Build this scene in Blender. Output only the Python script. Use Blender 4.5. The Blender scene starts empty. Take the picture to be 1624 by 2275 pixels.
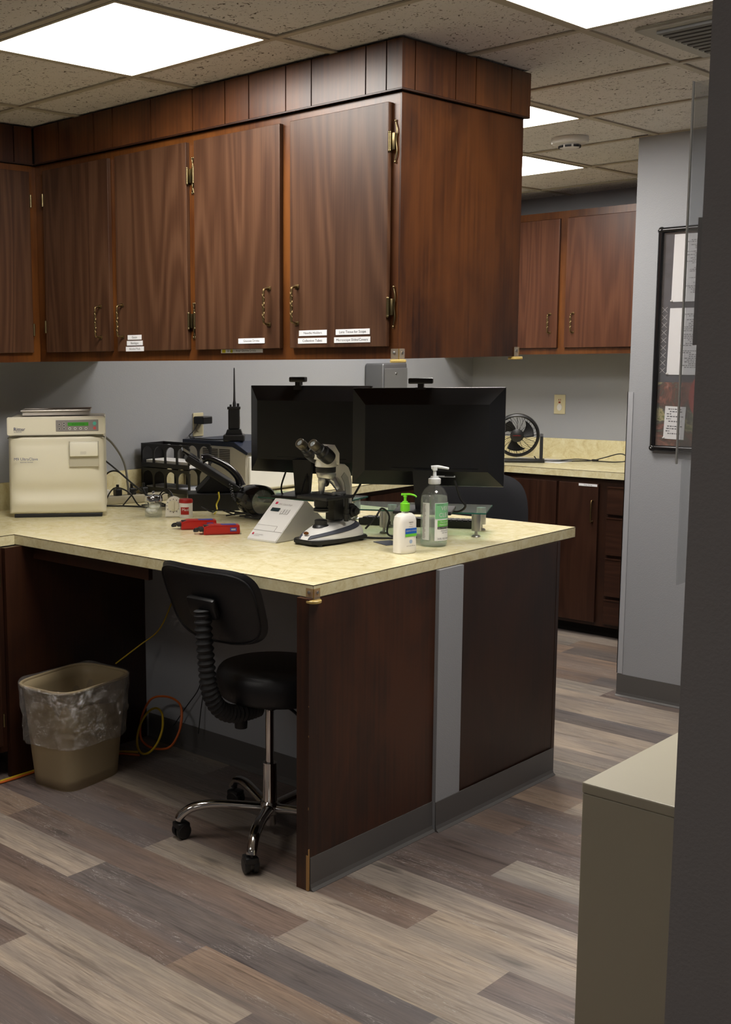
import bpy, bmesh, math, random
from mathutils import Vector, Matrix, noise
random.seed(7)
S = bpy.context.scene
C = S.collection
pi = math.pi
# ------------------------------------------------------------ camera, world, exposure
W_, H_ = 1624.0, 2275.0
F_ = 2621.0; PITCH = -0.1373; YAW = 0.8251; ROLL = -0.0151; PPX, PPY = 341.2, 1147.2
cam = bpy.data.cameras.new('camera'); camo = bpy.data.objects.new('camera', cam); C.objects.link(camo)
fw = Vector((-math.sin(YAW)*math.cos(PITCH), math.cos(YAW)*math.cos(PITCH), math.sin(PITCH)))
rt = Vector((math.cos(YAW), math.sin(YAW), 0)); upv = rt.cross(fw)
R2 = math.cos(ROLL)*rt + math.sin(ROLL)*upv; U2 = -math.sin(ROLL)*rt + math.cos(ROLL)*upv
M = Matrix(((R2.x, U2.x, -fw.x), (R2.y, U2.y, -fw.y), (R2.z, U2.z, -fw.z))).to_4x4()
M.translation = Vector((2.1199, -2.5695, 1.575)); camo.matrix_world = M
cam.sensor_fit = 'VERTICAL'; cam.sensor_height = 24.0; cam.sensor_width = 24.0*W_/H_
cam.lens = F_*24.0/H_
cam.shift_x = (W_/2-PPX)/H_; cam.shift_y = (PPY-H_/2)/H_
cam.clip_start = 0.05
S.camera = camo
w = bpy.data.worlds.new('world'); S.world = w; w.use_nodes = True
w.node_tree.nodes['Background'].inputs[0].default_value = (0.6, 0.65, 0.7, 1)
w.node_tree.nodes['Background'].inputs[1].default_value = 0.02
S.view_settings.view_transform = 'Standard'; S.view_settings.look = 'None'
S.view_settings.gamma = 1.0; S.view_settings.use_curve_mapping = False
S.view_settings.exposure = 0.0
LIGHT = 28.5
LIGHT_COL = (1.0, 0.950, 0.885)
ZC = 2.463

# ------------------------------------------------------------ materials
MATS = {}
def newmat(name):
    m = bpy.data.materials.new(name); m.use_nodes = True
    nt = m.node_tree; return m, nt, nt.nodes['Principled BSDF']
def N(nt, t, **kw):
    n = nt.nodes.new(t)
    for k, v in kw.items():
        if k in n.inputs: n.inputs[k].default_value = v
        else: setattr(n, k, v)
    return n
def simple(name, col, rough=.5, metal=0, coat=0, trans=0, ior=1.45, alpha=1, emit=None, es=0, bump=0, bscale=200, spec=.5, var=0):
    if name in MATS: return MATS[name]
    m, nt, b = newmat(name)
    b.inputs['Base Color'].default_value = (*col, 1); b.inputs['Roughness'].default_value = rough
    b.inputs['Metallic'].default_value = metal; b.inputs['Coat Weight'].default_value = coat
    b.inputs['Transmission Weight'].default_value = trans; b.inputs['IOR'].default_value = ior
    b.inputs['Alpha'].default_value = alpha; b.inputs['Specular IOR Level'].default_value = spec
    if emit: b.inputs['Emission Color'].default_value = (*emit, 1); b.inputs['Emission Strength'].default_value = es
    if bump or var:
        tc = N(nt, 'ShaderNodeTexCoord'); no = N(nt, 'ShaderNodeTexNoise', Scale=bscale, Detail=3.0)
        nt.links.new(tc.outputs['Object'], no.inputs['Vector'])
        if bump:
            bp = N(nt, 'ShaderNodeBump', Strength=bump, Distance=.002)
            nt.links.new(no.outputs['Fac'], bp.inputs['Height']); nt.links.new(bp.outputs['Normal'], b.inputs['Normal'])
        if var:
            mx = N(nt, 'ShaderNodeMix', data_type='RGBA')
            mx.inputs[6].default_value = (*[c*(1-var) for c in col], 1); mx.inputs[7].default_value = (*[min(1, c*(1+var)) for c in col], 1)
            nt.links.new(no.outputs['Fac'], mx.inputs[0]); nt.links.new(mx.outputs[2], b.inputs['Base Color'])
    MATS[name] = m; return m

def ramp(nt, stops, interp='LINEAR'):
    r = nt.nodes.new('ShaderNodeValToRGB'); cr = r.color_ramp; cr.interpolation = interp
    while len(cr.elements) > 1: cr.elements.remove(cr.elements[0])
    cr.elements[0].position = stops[0][0]; cr.elements[0].color = (*stops[0][1], 1)
    for p, c in stops[1:]:
        e = cr.elements.new(p); e.color = (*c, 1)
    return r
def math_(nt, op, a, b=None, clamp=False):
    n = nt.nodes.new('ShaderNodeMath'); n.operation = op; n.use_clamp = clamp
    for i, v in enumerate((a, b)):
        if v is None: continue
        if isinstance(v, (int, float)): n.inputs[i].default_value = v
        else: nt.links.new(v, n.inputs[i])
    return n.outputs[0]
def mixc(nt, fac, a, b, mode='MIX'):
    n = nt.nodes.new('ShaderNodeMix'); n.data_type = 'RGBA'; n.blend_type = mode
    for i, v in ((0, fac), (6, a), (7, b)):
        if isinstance(v, (int, float)): n.inputs[i].default_value = v
        elif isinstance(v, tuple): n.inputs[i].default_value = (*v, 1)
        else: nt.links.new(v, n.inputs[i])
    return n.outputs[2]
def coords(nt, scale, rnd=True):
    tc = nt.nodes.new('ShaderNodeTexCoord'); mp = nt.nodes.new('ShaderNodeMapping'); mp.inputs['Scale'].default_value = scale
    if rnd:
        oi = nt.nodes.new('ShaderNodeObjectInfo'); ad = nt.nodes.new('ShaderNodeVectorMath'); ad.operation = 'ADD'
        ml = math_(nt, 'MULTIPLY', oi.outputs['Random'], 13.7)
        cb = nt.nodes.new('ShaderNodeCombineXYZ'); nt.links.new(ml, cb.inputs[0]); nt.links.new(ml, cb.inputs[1]); nt.links.new(ml, cb.inputs[2])
        nt.links.new(tc.outputs['Object'], ad.inputs[0]); nt.links.new(cb.outputs[0], ad.inputs[1])
        nt.links.new(ad.outputs[0], mp.inputs['Vector'])
    else: nt.links.new(tc.outputs['Object'], mp.inputs['Vector'])
    return mp.outputs[0]

def wood_laminate(name, cdark, cmid, clight, rough=.38, k=1.0, horiz=False):
    m, nt, b = newmat(name)
    sc = (10*k, 10*k, .8*k) if not horiz else (1.0, 1.0, 14)
    v = coords(nt, sc)
    n1 = N(nt, 'ShaderNodeTexNoise', Scale=.55, Detail=2.0, Roughness=.45, Distortion=.35); nt.links.new(v, n1.inputs['Vector'])
    rings = math_(nt, 'SINE', math_(nt, 'MULTIPLY', n1.outputs['Fac'], 75.0))
    rings = math_(nt, 'MULTIPLY_ADD', rings, .5); rings.node.inputs[2].default_value = .5
    v2 = coords(nt, (150, 150, 3.0) if not horiz else (3, 3, 150))
    n2 = N(nt, 'ShaderNodeTexNoise', Scale=1.0, Detail=4.0, Roughness=.6); nt.links.new(v2, n2.inputs['Vector'])
    v3 = coords(nt, (28, 28, .8) if not horiz else (.8, .8, 30))
    n3 = N(nt, 'ShaderNodeTexNoise', Scale=1.0, Detail=3.0, Roughness=.55); nt.links.new(v3, n3.inputs['Vector'])
    f = math_(nt, 'ADD', math_(nt, 'MULTIPLY', rings, .24), math_(nt, 'ADD', math_(nt, 'MULTIPLY', n2.outputs['Fac'], .50), math_(nt, 'MULTIPLY', n3.outputs['Fac'], .30)))
    r = ramp(nt, [(.28, cdark), (.52, cmid), (.78, clight)]); nt.links.new(f, r.inputs[0])
    nt.links.new(r.outputs[0], b.inputs['Base Color']); b.inputs['Roughness'].default_value = rough; b.inputs['Specular IOR Level'].default_value = .4
    bp = N(nt, 'ShaderNodeBump', Strength=.12, Distance=.001); nt.links.new(n2.outputs['Fac'], bp.inputs['Height']); nt.links.new(bp.outputs[0], b.inputs['Normal'])
    MATS[name] = m; return m
def wood_stain(name, ca, cb_, rough=.32, vert=True):
    m, nt, b = newmat(name)
    v = coords(nt, (2.6, 2.6, 1.4)); n1 = N(nt, 'ShaderNodeTexNoise', Scale=1.6, Detail=4.0, Roughness=.55, Distortion=.5); nt.links.new(v, n1.inputs['Vector'])
    v2 = coords(nt, (90, 90, 2.5) if vert else (2.5, 90, 90)); n2 = N(nt, 'ShaderNodeTexNoise', Scale=1.0, Detail=3.0); nt.links.new(v2, n2.inputs['Vector'])
    f = math_(nt, 'ADD', math_(nt, 'MULTIPLY', n1.outputs['Fac'], .75), math_(nt, 'MULTIPLY', n2.outputs['Fac'], .3))
    r = ramp(nt, [(.40, ca), (.64, cb_)]); nt.links.new(f, r.inputs[0])
    nt.links.new(r.outputs[0], b.inputs['Base Color']); b.inputs['Roughness'].default_value = rough
    MATS[name] = m; return m

M_door = wood_laminate('walnut_laminate', (.040, .016, .008), (.068, .030, .015), (.105, .050, .026))
M_door2 = wood_laminate('far_laminate', (.058, .019, .009), (.090, .032, .015), (.125, .048, .023))
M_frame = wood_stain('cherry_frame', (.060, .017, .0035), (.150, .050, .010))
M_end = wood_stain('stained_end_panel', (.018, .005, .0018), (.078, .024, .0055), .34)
M_soffit = wood_stain('soffit_panelling', (.034, .010, .004), (.115, .038, .010), .36)
M_base = wood_stain('dark_base_panel', (.018, .006, .003), (.040, .013, .005), .42)
M_based = wood_laminate('dark_base_laminate', (.022, .008, .004), (.036, .013, .007), (.052, .021, .011), .42)
M_basedh = wood_laminate('dark_drawer_laminate', (.022, .008, .004), (.036, .013, .007), (.052, .021, .011), .42, horiz=True)
M_black_gap = simple('dark_recess', (.007, .005, .004), .9)
M_wall = simple('blue_grey_paint', (.330, .342, .366), .55, bump=.35, bscale=260)
M_wall_dim = simple('grey_hall_paint', (.30, .285, .285), .6, bump=.35, bscale=260)
M_cove = simple('grey_vinyl_cove', (.105, .10, .098), .42)
M_brass = simple('antique_brass', (.21, .165, .085), .34, 1)
M_bronze = simple('dark_bronze', (.20, .14, .065), .4, 1)
M_chrome = simple('chrome', (.62, .61, .60), .1, 1)
M_steel = simple('brushed_steel', (.52, .52, .51), .32, 1)
M_black = simple('black_plastic', (.012, .012, .013), .38)
M_blackg = simple('gloss_black', (.010, .010, .011), .12)
M_blackm = simple('matt_black', (.016, .016, .018), .65)
M_cable = simple('black_cable', (.012, .012, .012), .45)
M_vinyl = simple('black_vinyl', (.013, .013, .015), .42, bump=.25, bscale=400)
M_fabric = simple('dark_mesh_fabric', (.016, .017, .022), .8, bump=.4, bscale=900)
M_white = simple('white_plastic', (.72, .71, .68), .35)
M_cream = simple('cream_plastic', (.74, .70, .55), .36)
M_paper = simple('white_paper', (.80, .80, .79), .8)
M_label = simple('white_label', (.85, .86, .88), .5)
M_ink = simple('black_ink', (.02, .02, .025), .6)
M_inkb = simple('blue_ink', (.03, .05, .16), .5)
M_red = simple('red_plastic', (.36, .012, .008), .38)
M_greyp = simple('grey_panel', (.24, .22, .21), .5)
M_lcd = simple('green_display', (.03, .14, .02), .3, emit=(.08, .4, .03), es=.25)
M_green = simple('green_pump', (.18, .62, .03), .35)
M_beige = simple('beige_metal', (.40, .372, .285), .42, bump=.05, bscale=700)
M_bin = simple('tan_plastic', (.36, .285, .17), .5)
M_binw = simple('cream_bin_plastic', (.62, .54, .38), .5)
M_ivory = simple('ivory_plate', (.62, .56, .36), .4)
M_glass = simple('clear_glass', (.95, .98, .97), .02, trans=1, ior=1.45)
M_bluep = simple('navy_plastic', (.012, .018, .040), .4)
M_navy = simple('slate_rubber', (.05, .055, .075), .5)

def m_transparent(name, col, gl, rough=.1, bump=0):
    m = bpy.data.materials.new(name); m.use_nodes = True; nt = m.node_tree; nt.nodes.clear()
    o = nt.nodes.new('ShaderNodeOutputMaterial'); t = nt.nodes.new('ShaderNodeBsdfTransparent'); t.inputs[0].default_value = (*col, 1)
    g = nt.nodes.new('ShaderNodeBsdfGlossy'); g.inputs['Roughness'].default_value = rough
    d = nt.nodes.new('ShaderNodeBsdfDiffuse'); d.inputs[0].default_value = (.7, .68, .64, 1)
    mg = nt.nodes.new('ShaderNodeMixShader'); mg.inputs[0].default_value = .45 if not bump else .72; nt.links.new(d.outputs[0], mg.inputs[1]); nt.links.new(g.outputs[0], mg.inputs[2])
    mx = nt.nodes.new('ShaderNodeMixShader'); mx.inputs[0].default_value = gl
    nt.links.new(t.outputs[0], mx.inputs[1]); nt.links.new(mg.outputs[0], mx.inputs[2]); nt.links.new(mx.outputs[0], o.inputs[0])
    if bump:
        tc = nt.nodes.new('ShaderNodeTexCoord'); no = N(nt, 'ShaderNodeTexNoise', Scale=14.0, Detail=5.0, Roughness=.62, Distortion=3.0)
        nt.links.new(tc.outputs['Object'], no.inputs['Vector'])
        bp = N(nt, 'ShaderNodeBump', Strength=bump, Distance=.06); nt.links.new(no.outputs['Fac'], bp.inputs['Height']); nt.links.new(bp.outputs[0], g.inputs['Normal'])
    MATS[name] = m; return m
M_liner = m_transparent('clear_bin_liner', (.94, .93, .91), .27, .10, 1.0)
M_acryl = m_transparent('clear_acrylic', (.93, .94, .95), .14, .06)
M_pane = m_transparent('green_tinted_glass', (.72, .84, .80), .12, .03)
M_yacryl = m_transparent('yellowed_plastic', (.85, .68, .30), .30, .15)
M_bottle = m_transparent('clear_bottle', (.97, .985, .98), .10, .04)
M_gel = m_transparent('pale_green_gel', (.80, .94, .87), .30, .1)

def m_counter():
    m, nt, b = newmat('cream_marbled_laminate')
    v = coords(nt, (1, 1, 1), False)
    n1 = N(nt, 'ShaderNodeTexNoise', Scale=16.0, Detail=7.0, Roughness=.66, Distortion=1.3); nt.links.new(v, n1.inputs['Vector'])
    n2 = N(nt, 'ShaderNodeTexNoise', Scale=55.0, Detail=4.0, Roughness=.6, Distortion=1.2); nt.links.new(v, n2.inputs['Vector'])
    f = math_(nt, 'ADD', math_(nt, 'MULTIPLY', n1.outputs['Fac'], .75), math_(nt, 'MULTIPLY', n2.outputs['Fac'], .3))
    r = ramp(nt, [(.36, (.60, .50, .27)), (.46, (.69, .61, .355)), (.56, (.75, .685, .43)), (.68, (.80, .75, .53))]); nt.links.new(f, r.inputs[0])
    nt.links.new(r.outputs[0], b.inputs['Base Color']); b.inputs['Roughness'].default_value = .26
    MATS['counter'] = m; return m
M_counter = m_counter()

def m_ceiling():
    m, nt, b = newmat('fissured_ceiling_tile')
    v = coords(nt, (1, 1, 1), False)
    n1 = N(nt, 'ShaderNodeTexNoise', Scale=48.0, Detail=2.5, Roughness=.5, Distortion=2.2); nt.links.new(v, n1.inputs['Vector'])
    r = ramp(nt, [(.345, (.14, .12, .09)), (.375, (.74, .705, .665))]); nt.links.new(n1.outputs['Fac'], r.inputs[0])
    n2 = N(nt, 'ShaderNodeTexVoronoi', Scale=150.0); nt.links.new(v, n2.inputs['Vector'])
    r2 = ramp(nt, [(.10, (.35, .32, .27)), (.16, (1, 1, 1))]); nt.links.new(n2.outputs['Distance'], r2.inputs[0])
    c = mixc(nt, .7, r.outputs[0], r2.outputs[0], 'MULTIPLY')
    nt.links.new(c, b.inputs['Base Color']); b.inputs['Roughness'].default_value = .9
    bp = N(nt, 'ShaderNodeBump', Strength=.5, Distance=.003); nt.links.new(r.outputs[0], bp.inputs['Height']); nt.links.new(bp.outputs[0], b.inputs['Normal'])
    return m
M_ceil = m_ceiling()
M_grid = simple('ceiling_grid_metal', (.48, .435, .34), .5)

def m_floor():
    m, nt, b = newmat('wood_look_vinyl_plank')
    at = nt.nodes.new('ShaderNodeVertexColor'); at.layer_name = 'plank'
    sd = nt.nodes.new('ShaderNodeVertexColor'); sd.layer_name = 'seed'
    tc = nt.nodes.new('ShaderNodeTexCoord')
    sp = nt.nodes.new('ShaderNodeSeparateColor'); nt.links.new(sd.outputs[0], sp.inputs[0])
    off = math_(nt, 'MULTIPLY', sp.outputs[0], 60.0)
    cb = nt.nodes.new('ShaderNodeCombineXYZ'); nt.links.new(off, cb.inputs[0]); nt.links.new(off, cb.inputs[1])
    ad = nt.nodes.new('ShaderNodeVectorMath'); ad.operation = 'ADD'; nt.links.new(tc.outputs['Object'], ad.inputs[0]); nt.links.new(cb.outputs[0], ad.inputs[1])
    def nz(sx, sy, det, rough, dist, scale=1.0):
        mp = nt.nodes.new('ShaderNodeMapping'); mp.inputs['Scale'].default_value = (sx, sy, 1); nt.links.new(ad.outputs[0], mp.inputs[0])
        n = N(nt, 'ShaderNodeTexNoise', Scale=scale, Detail=det, Roughness=rough, Distortion=dist); nt.links.new(mp.outputs[0], n.inputs['Vector']); return n.outputs['Fac']
    a = nz(1.6, 14, 3.0, .55, .9); bb = nz(9, 160, 4.0, .65, .3); cc = nz(2.2, 26, 4.0, .6, 1.6); dd = nz(3.2, 42, 3.0, .55, 2.8)
    ee = nz(.9, 5.0, 2.0, .5, .3)
    r1 = ramp(nt, [(.30, (.74, .74, .77)), (.50, (.97, .97, .97)), (.68, (1.12, 1.09, 1.04))]); nt.links.new(a, r1.inputs[0])
    r2 = ramp(nt, [(.30, (.70, .69, .69)), (.64, (1.16, 1.16, 1.16))]); nt.links.new(bb, r2.inputs[0])
    r3 = ramp(nt, [(.33, (.50, .48, .48)), (.46, (1, 1, 1))]); nt.links.new(cc, r3.inputs[0])
    c = mixc(nt, 1.0, at.outputs[0], r1.outputs[0], 'MULTIPLY'); c = mixc(nt, 1.0, c, r2.outputs[0], 'MULTIPLY'); c = mixc(nt, .8, c, r3.outputs[0], 'MULTIPLY')
    r5 = ramp(nt, [(.44, (0, 0, 0)), (.60, (1, 1, 1))]); nt.links.new(ee, r5.inputs[0])
    c = mixc(nt, math_(nt, 'MULTIPLY', r5.outputs[0], .42), c, (.145, .135, .140))
    kn = nt.nodes.new('ShaderNodeMapping'); kn.inputs['Scale'].default_value = (2.0, 5.2, 1); nt.links.new(ad.outputs[0], kn.inputs[0])
    vo = N(nt, 'ShaderNodeTexVoronoi', Scale=1.0); nt.links.new(kn.outputs[0], vo.inputs['Vector'])
    vd = math_(nt, 'ADD', vo.outputs['Distance'], math_(nt, 'MULTIPLY', math_(nt, 'SUBTRACT', cc, .5), .35))
    rk2 = ramp(nt, [(.03, (1, 1, 1)), (.13, (0, 0, 0))]); nt.links.new(vd, rk2.inputs[0])
    c = mixc(nt, math_(nt, 'MULTIPLY', rk2.outputs[0], .62), c, (.045, .038, .036))
    r4 = ramp(nt, [(.488, (0, 0, 0)), (.50, (1, 1, 1)), (.512, (0, 0, 0))]); nt.links.new(dd, r4.inputs[0])
    mk = nz(2.5, 9, 2.0, .5, .5); rk = ramp(nt, [(.50, (0, 0, 0)), (.60, (1, 1, 1))]); nt.links.new(mk, rk.inputs[0])
    wfac = math_(nt, 'MULTIPLY', math_(nt, 'MULTIPLY', r4.outputs[0], rk.outputs[0]), .75)
    c = mixc(nt, wfac, c, (.50, .47, .44))
    nt.links.new(c, b.inputs['Base Color']); b.inputs['Roughness'].default_value = .42
    bp = N(nt, 'ShaderNodeBump', Strength=.12, Distance=.001); nt.links.new(bb, bp.inputs['Height']); nt.links.new(bp.outputs[0], b.inputs['Normal'])
    return m
M_floor = m_floor()

def m_collage():
    m, nt, b = newmat('floral_backing')
    v = coords(nt, (1, 1, 1), False)
    n1 = N(nt, 'ShaderNodeTexNoise', Scale=6.0, Detail=7.0, Roughness=.7, Distortion=.8); nt.links.new(v, n1.inputs['Vector'])
    r = ramp(nt, [(.30, (.06, .13, .12)), (.40, (.14, .16, .05)), (.445, (.42, .36, .19)), (.48, (.10, .12, .09)), (.53, (.09, .05, .04)), (.60, (.26, .10, .07)), (.70, (.42, .40, .38))]); nt.links.new(n1.outputs['Fac'], r.inputs[0])
    nt.links.new(r.outputs[0], b.inputs['Base Color']); return m
M_collage = m_collage()

# ------------------------------------------------------------ mesh helpers
class MB:
    def __init__(s): s.bm = bmesh.new()
    def _x(s, vs, mtx):
        if mtx is not None: bmesh.ops.transform(s.bm, matrix=mtx, verts=vs)
    def box(s, x0, x1, y0, y1, z0, z1, bev=0, seg=2, mtx=None):
        r = bmesh.ops.create_cube(s.bm, size=1); vs = r['verts']
        for v in vs:
            v.co.x = x0 if v.co.x < 0 else x1; v.co.y = y0 if v.co.y < 0 else y1; v.co.z = z0 if v.co.z < 0 else z1
        if bev:
            es = list({e for v in vs for e in v.link_edges})
            rr = bmesh.ops.bevel(s.bm, geom=es, offset=bev, segments=seg, affect='EDGES', profile=.5)
            vs = list({v for f in rr['faces'] for v in f.verts} | {v for v in vs if v.is_valid})
        s._x(vs, mtx); return s
    def lathe(s, prof, seg=32, mtx=None, sx=1, sy=1, e=1.0):
        rings = []
        for r, z in prof:
            ring = []
            for i in range(seg):
                a = 2*pi*i/seg; ca, sa = math.cos(a), math.sin(a)
                if e != 1: ca = math.copysign(abs(ca)**e, ca); sa = math.copysign(abs(sa)**e, sa)
                ring.append(s.bm.verts.new((r*ca*sx, r*sa*sy, z)))
            rings.append(ring)
        for a, b in zip(rings, rings[1:]):
            for i in range(seg):
                j = (i+1) % seg; s.bm.faces.new((a[i], a[j], b[j], b[i]))
        ring_ = tuple(prof[0]) == tuple(prof[-1])
        if prof[0][0] > 1e-6 and not ring_: s.bm.faces.new(rings[0][::-1])
        if prof[-1][0] > 1e-6 and not ring_: s.bm.faces.new(rings[-1])
        s._x([v for r in rings for v in r], mtx); return s
    def cyl(s, r, z0, z1, seg=24, mtx=None, r2=None, bev=0):
        r2 = r if r2 is None else r2
        p = [(r, z0), (r2, z1)] if not bev else [(r-bev, z0), (r, z0+bev), (r2, z1-bev), (r2-bev, z1)]
        return s.lathe(p, seg, mtx)
    def tube(s, pts, r, seg=10, cyc=False, smooth=True, div=6, flat=1.0):
        P = [Vector(p) for p in pts]
        if smooth and len(P) > 2:
            Q = []; n = len(P); rng = range(n if cyc else n-1)
            for i in rng:
                p0 = P[(i-1) % n] if (cyc or i > 0) else P[0]; p1 = P[i]; p2 = P[(i+1) % n]; p3 = P[(i+2) % n] if (cyc or i+2 < n) else P[-1]
                for k in range(div):
                    t = k/div; Q.append(.5*((2*p1)+(-p0+p2)*t+(2*p0-5*p1+4*p2-p3)*t*t+(-p0+3*p1-3*p2+p3)*t**3))
            if not cyc: Q.append(P[-1])
            P = Q
        rr = r if callable(r) else (lambda t: r)
        n = len(P); T = []
        for i in range(n):
            a = P[(i-1) % n] if (cyc or i > 0) else P[i]; b = P[(i+1) % n] if (cyc or i < n-1) else P[i]
            d = b-a; T.append(d.normalized() if d.length > 1e-9 else Vector((0, 0, 1)))
        up = Vector((0, 0, 1)) if abs(T[0].z) < .9 else Vector((1, 0, 0))
        nrm = (up - T[0]*up.dot(T[0])).normalized(); rings = []
        for i in range(n):
            nrm = (nrm - T[i]*nrm.dot(T[i])); nrm = nrm.normalized() if nrm.length > 1e-6 else Vector((1, 0, 0))
            bi = T[i].cross(nrm); q = rr(i/max(1, n-1))
            rings.append([s.bm.verts.new(P[i]+q*(math.cos(2*pi*k/seg)*nrm*flat+math.sin(2*pi*k/seg)*bi)) for k in range(seg)])
        m = n if cyc else n-1
        for i in range(m):
            a, b = rings[i], rings[(i+1) % n]
            for k in range(seg):
                j = (k+1) % seg; s.bm.faces.new((a[k], a[j], b[j], b[k]))
        if not cyc: s.bm.faces.new(rings[0][::-1]); s.bm.faces.new(rings[-1])
        return s
    def prism(s, poly, h0, h1, axis='z', bev=0, mtx=None):
        # poly in 2D; axis z: (x,y); axis x: (y,z); axis y: (x,z)
        def mk(p, h): return {'z': (p[0], p[1], h), 'x': (h, p[0], p[1]), 'y': (p[0], h, p[1])}[axis]
        a = [s.bm.verts.new(mk(p, h0)) for p in poly]; b = [s.bm.verts.new(mk(p, h1)) for p in poly]
        n = len(poly); fs = [s.bm.faces.new(a[::-1]), s.bm.faces.new(b)]
        for i in range(n):
            j = (i+1) % n; fs.append(s.bm.faces.new((a[i], a[j], b[j], b[i])))
        vs = a+b
        if bev:
            es = list({e for f in fs[:2] for e in f.edges})
            rr = bmesh.ops.bevel(s.bm, geom=es, offset=bev, segments=2, affect='EDGES')
            vs = list({v for f in rr['faces'] for v in f.verts} | {v for v in vs if v.is_valid})
        s._x(vs, mtx); return s
    def grid(s, fn, nu, nv, closed=False):
        V = [[s.bm.verts.new(fn(i/nu, j/nv)) for j in range(nv+1)] for i in range(nu+(0 if closed else 1))]
        n = len(V)
        for i in range(nu):
            for j in range(nv):
                a = V[i]; b = V[(i+1) % n]; s.bm.faces.new((a[j], b[j], b[j+1], a[j+1]))
        return s
    def add(s, bm2, mtx=None):
        me = bpy.data.meshes.new('tmp'); bm2.to_mesh(me); 
        if mtx is not None: me.transform(mtx)
        s.bm.from_mesh(me); bpy.data.meshes.remove(me); return s
    def sphere(s, r, c, sc=(1, 1, 1), seg=16):
        s._x(bmesh.ops.create_uvsphere(s.bm, u_segments=seg, v_segments=seg//2, radius=r)['verts'], Matrix.Translation(c) @ Matrix.Diagonal((*sc, 1))); return s

PM = {}
def obj(name, mb, mat, parent=None, smooth=False, W=False, label=None, solid=0):
    bm = mb.bm if isinstance(mb, MB) else mb
    bmesh.ops.recalc_face_normals(bm, faces=bm.faces[:])
    me = bpy.data.meshes.new(name)
    p = parent
    if W and p is not None:
        while p.name not in PM: p = p.parent
        bm.transform(PM[p.name].inverted())
    bm.to_mesh(me); bm.free()
    if smooth:
        for f in me.polygons: f.use_smooth = True
        try: me.set_sharp_from_angle(angle=math.radians(38))
        except Exception: pass
    me.materials.append(mat)
    o = bpy.data.objects.new(name, me); C.objects.link(o)
    if parent is not None: o.parent = parent
    if label: o['label'] = label
    if solid:
        md = o.modifiers.new('thickness', 'SOLIDIFY'); md.thickness = solid
    return o
def tag(o, label, cat, group=None):
    o['label'] = label; o['category'] = cat
    if group: o['group'] = group
    return o
def thing(name, label, cat, loc=(0, 0, 0), rz=0, group=None):
    o = bpy.data.objects.new(name, None); C.objects.link(o); o.empty_display_size = .05
    o.location = loc; o.rotation_euler = (0, 0, rz); tag(o, label, cat, group)
    PM[o.name] = Matrix.Translation(loc) @ Matrix.Rotation(rz, 4, 'Z'); return o
def struct(name, mb, mat, parent=None, **k):
    o = obj(name, mb, mat, parent, **k)
    o['kind'] = 'structure'; return o
def box(*a, **k): return MB().box(*a, **k)
def text(s, size, align='CENTER'):
    cu = bpy.data.curves.new('t', 'FONT'); cu.body = s; cu.size = size; cu.align_x = align; cu.align_y = 'CENTER'; cu.resolution_u = 2
    o = bpy.data.objects.new('t', cu); C.objects.link(o)
    me = bpy.data.meshes.new_from_object(o.evaluated_get(bpy.context.evaluated_depsgraph_get()))
    bm = bmesh.new(); bm.from_mesh(me); bpy.data.objects.remove(o); bpy.data.curves.remove(cu); bpy.data.meshes.remove(me)
    return bm
def frame(o, xd, yd):
    xd = Vector(xd).normalized(); yd = Vector(yd).normalized(); n = xd.cross(yd)
    m = Matrix((xd, yd, n)).transposed().to_4x4(); m.translation = Vector(o); return m
def FY(o): return frame(o, (1, 0, 0), (0, 0, 1))       # lettering that faces -Y
def FX(o): return frame(o, (0, 1, 0), (0, 0, 1))       # lettering that faces +X
def T(x, y, z): return Matrix.Translation((x, y, z))
def rot(a, ax): return Matrix.Rotation(a, 4, ax)

# ------------------------------------------------------------ room shell
XL, YB = -2.06, 4.085
# floor of 48 x 6 inch planks
def build_floor():
    bm = bmesh.new(); cl = bm.loops.layers.float_color.new('plank'); sl = bm.loops.layers.float_color.new('seed')
    LI = (.375, .31, .25); BR = (.19, .138, .112); GD = (.155, .130, .120); TN = (.275, .200, .152); MV = (.155, .118, .104); GG = (.285, .250, .215)
    known = {-7: (.30, [BR, TN]), -6: (-.371, [BR, LI]), -5: (.325, [LI, BR]), -4: (.018, [BR, TN]), -3: (-.574, [LI, GD]), -2: (.12, [BR, LI]),
             -1: (-.567, [MV, LI]), 0: (.338, [BR, LI]), 1: (-.30, [LI, LI]), 2: (-.05, [GD, MV]), 3: (.32, [MV, GG]), 4: (.95, [MV, BR]), 5: (.20, [BR, MV]), 6: (.36, [MV, TN])}
    pal = [LI, BR, GD, TN, MV, GG, LI, GG, TN, LI]
    y0, y1, x0, x1 = -4.1, 4.2, -2.2, 3.3
    k = math.floor((y0+.003)/.1524)
    while -.003+k*.1524 < y1:
        ya = -.003+k*.1524; yb = ya+.1524
        j0, cols = known.get(k, (random.uniform(-1.2, 0), None))
        n = -4
        while j0+n*1.2192 < x1:
            xa = j0+n*1.2192; xb = xa+1.2192
            col = random.choice(pal)
            if cols and n == -1: col = cols[0]
            if cols and n == 0: col = cols[1]
            if k == -3 and n == 0: xb = xa+1.2192
            a, b = max(xa, x0), min(xb, x1)
            if b > a:
                f = bm.faces.new([bm.verts.new(p) for p in ((a, ya, 0), (b, ya, 0), (b, yb, 0), (a, yb, 0))])
                q = random.uniform(.92, 1.08); s_ = random.random()
                for l in f.loops: l[cl] = (*[c*q for c in col], 1); l[sl] = (s_, s_, s_, 1)
            n += 1
        k += 1
    me = bpy.data.meshes.new('floor'); bm.to_mesh(me); bm.free(); me.materials.append(M_floor)
    o = bpy.data.objects.new('floor', me); C.objects.link(o); o['kind'] = 'structure'; return o
build_floor()
GX, GY = -.2103, .083
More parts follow.
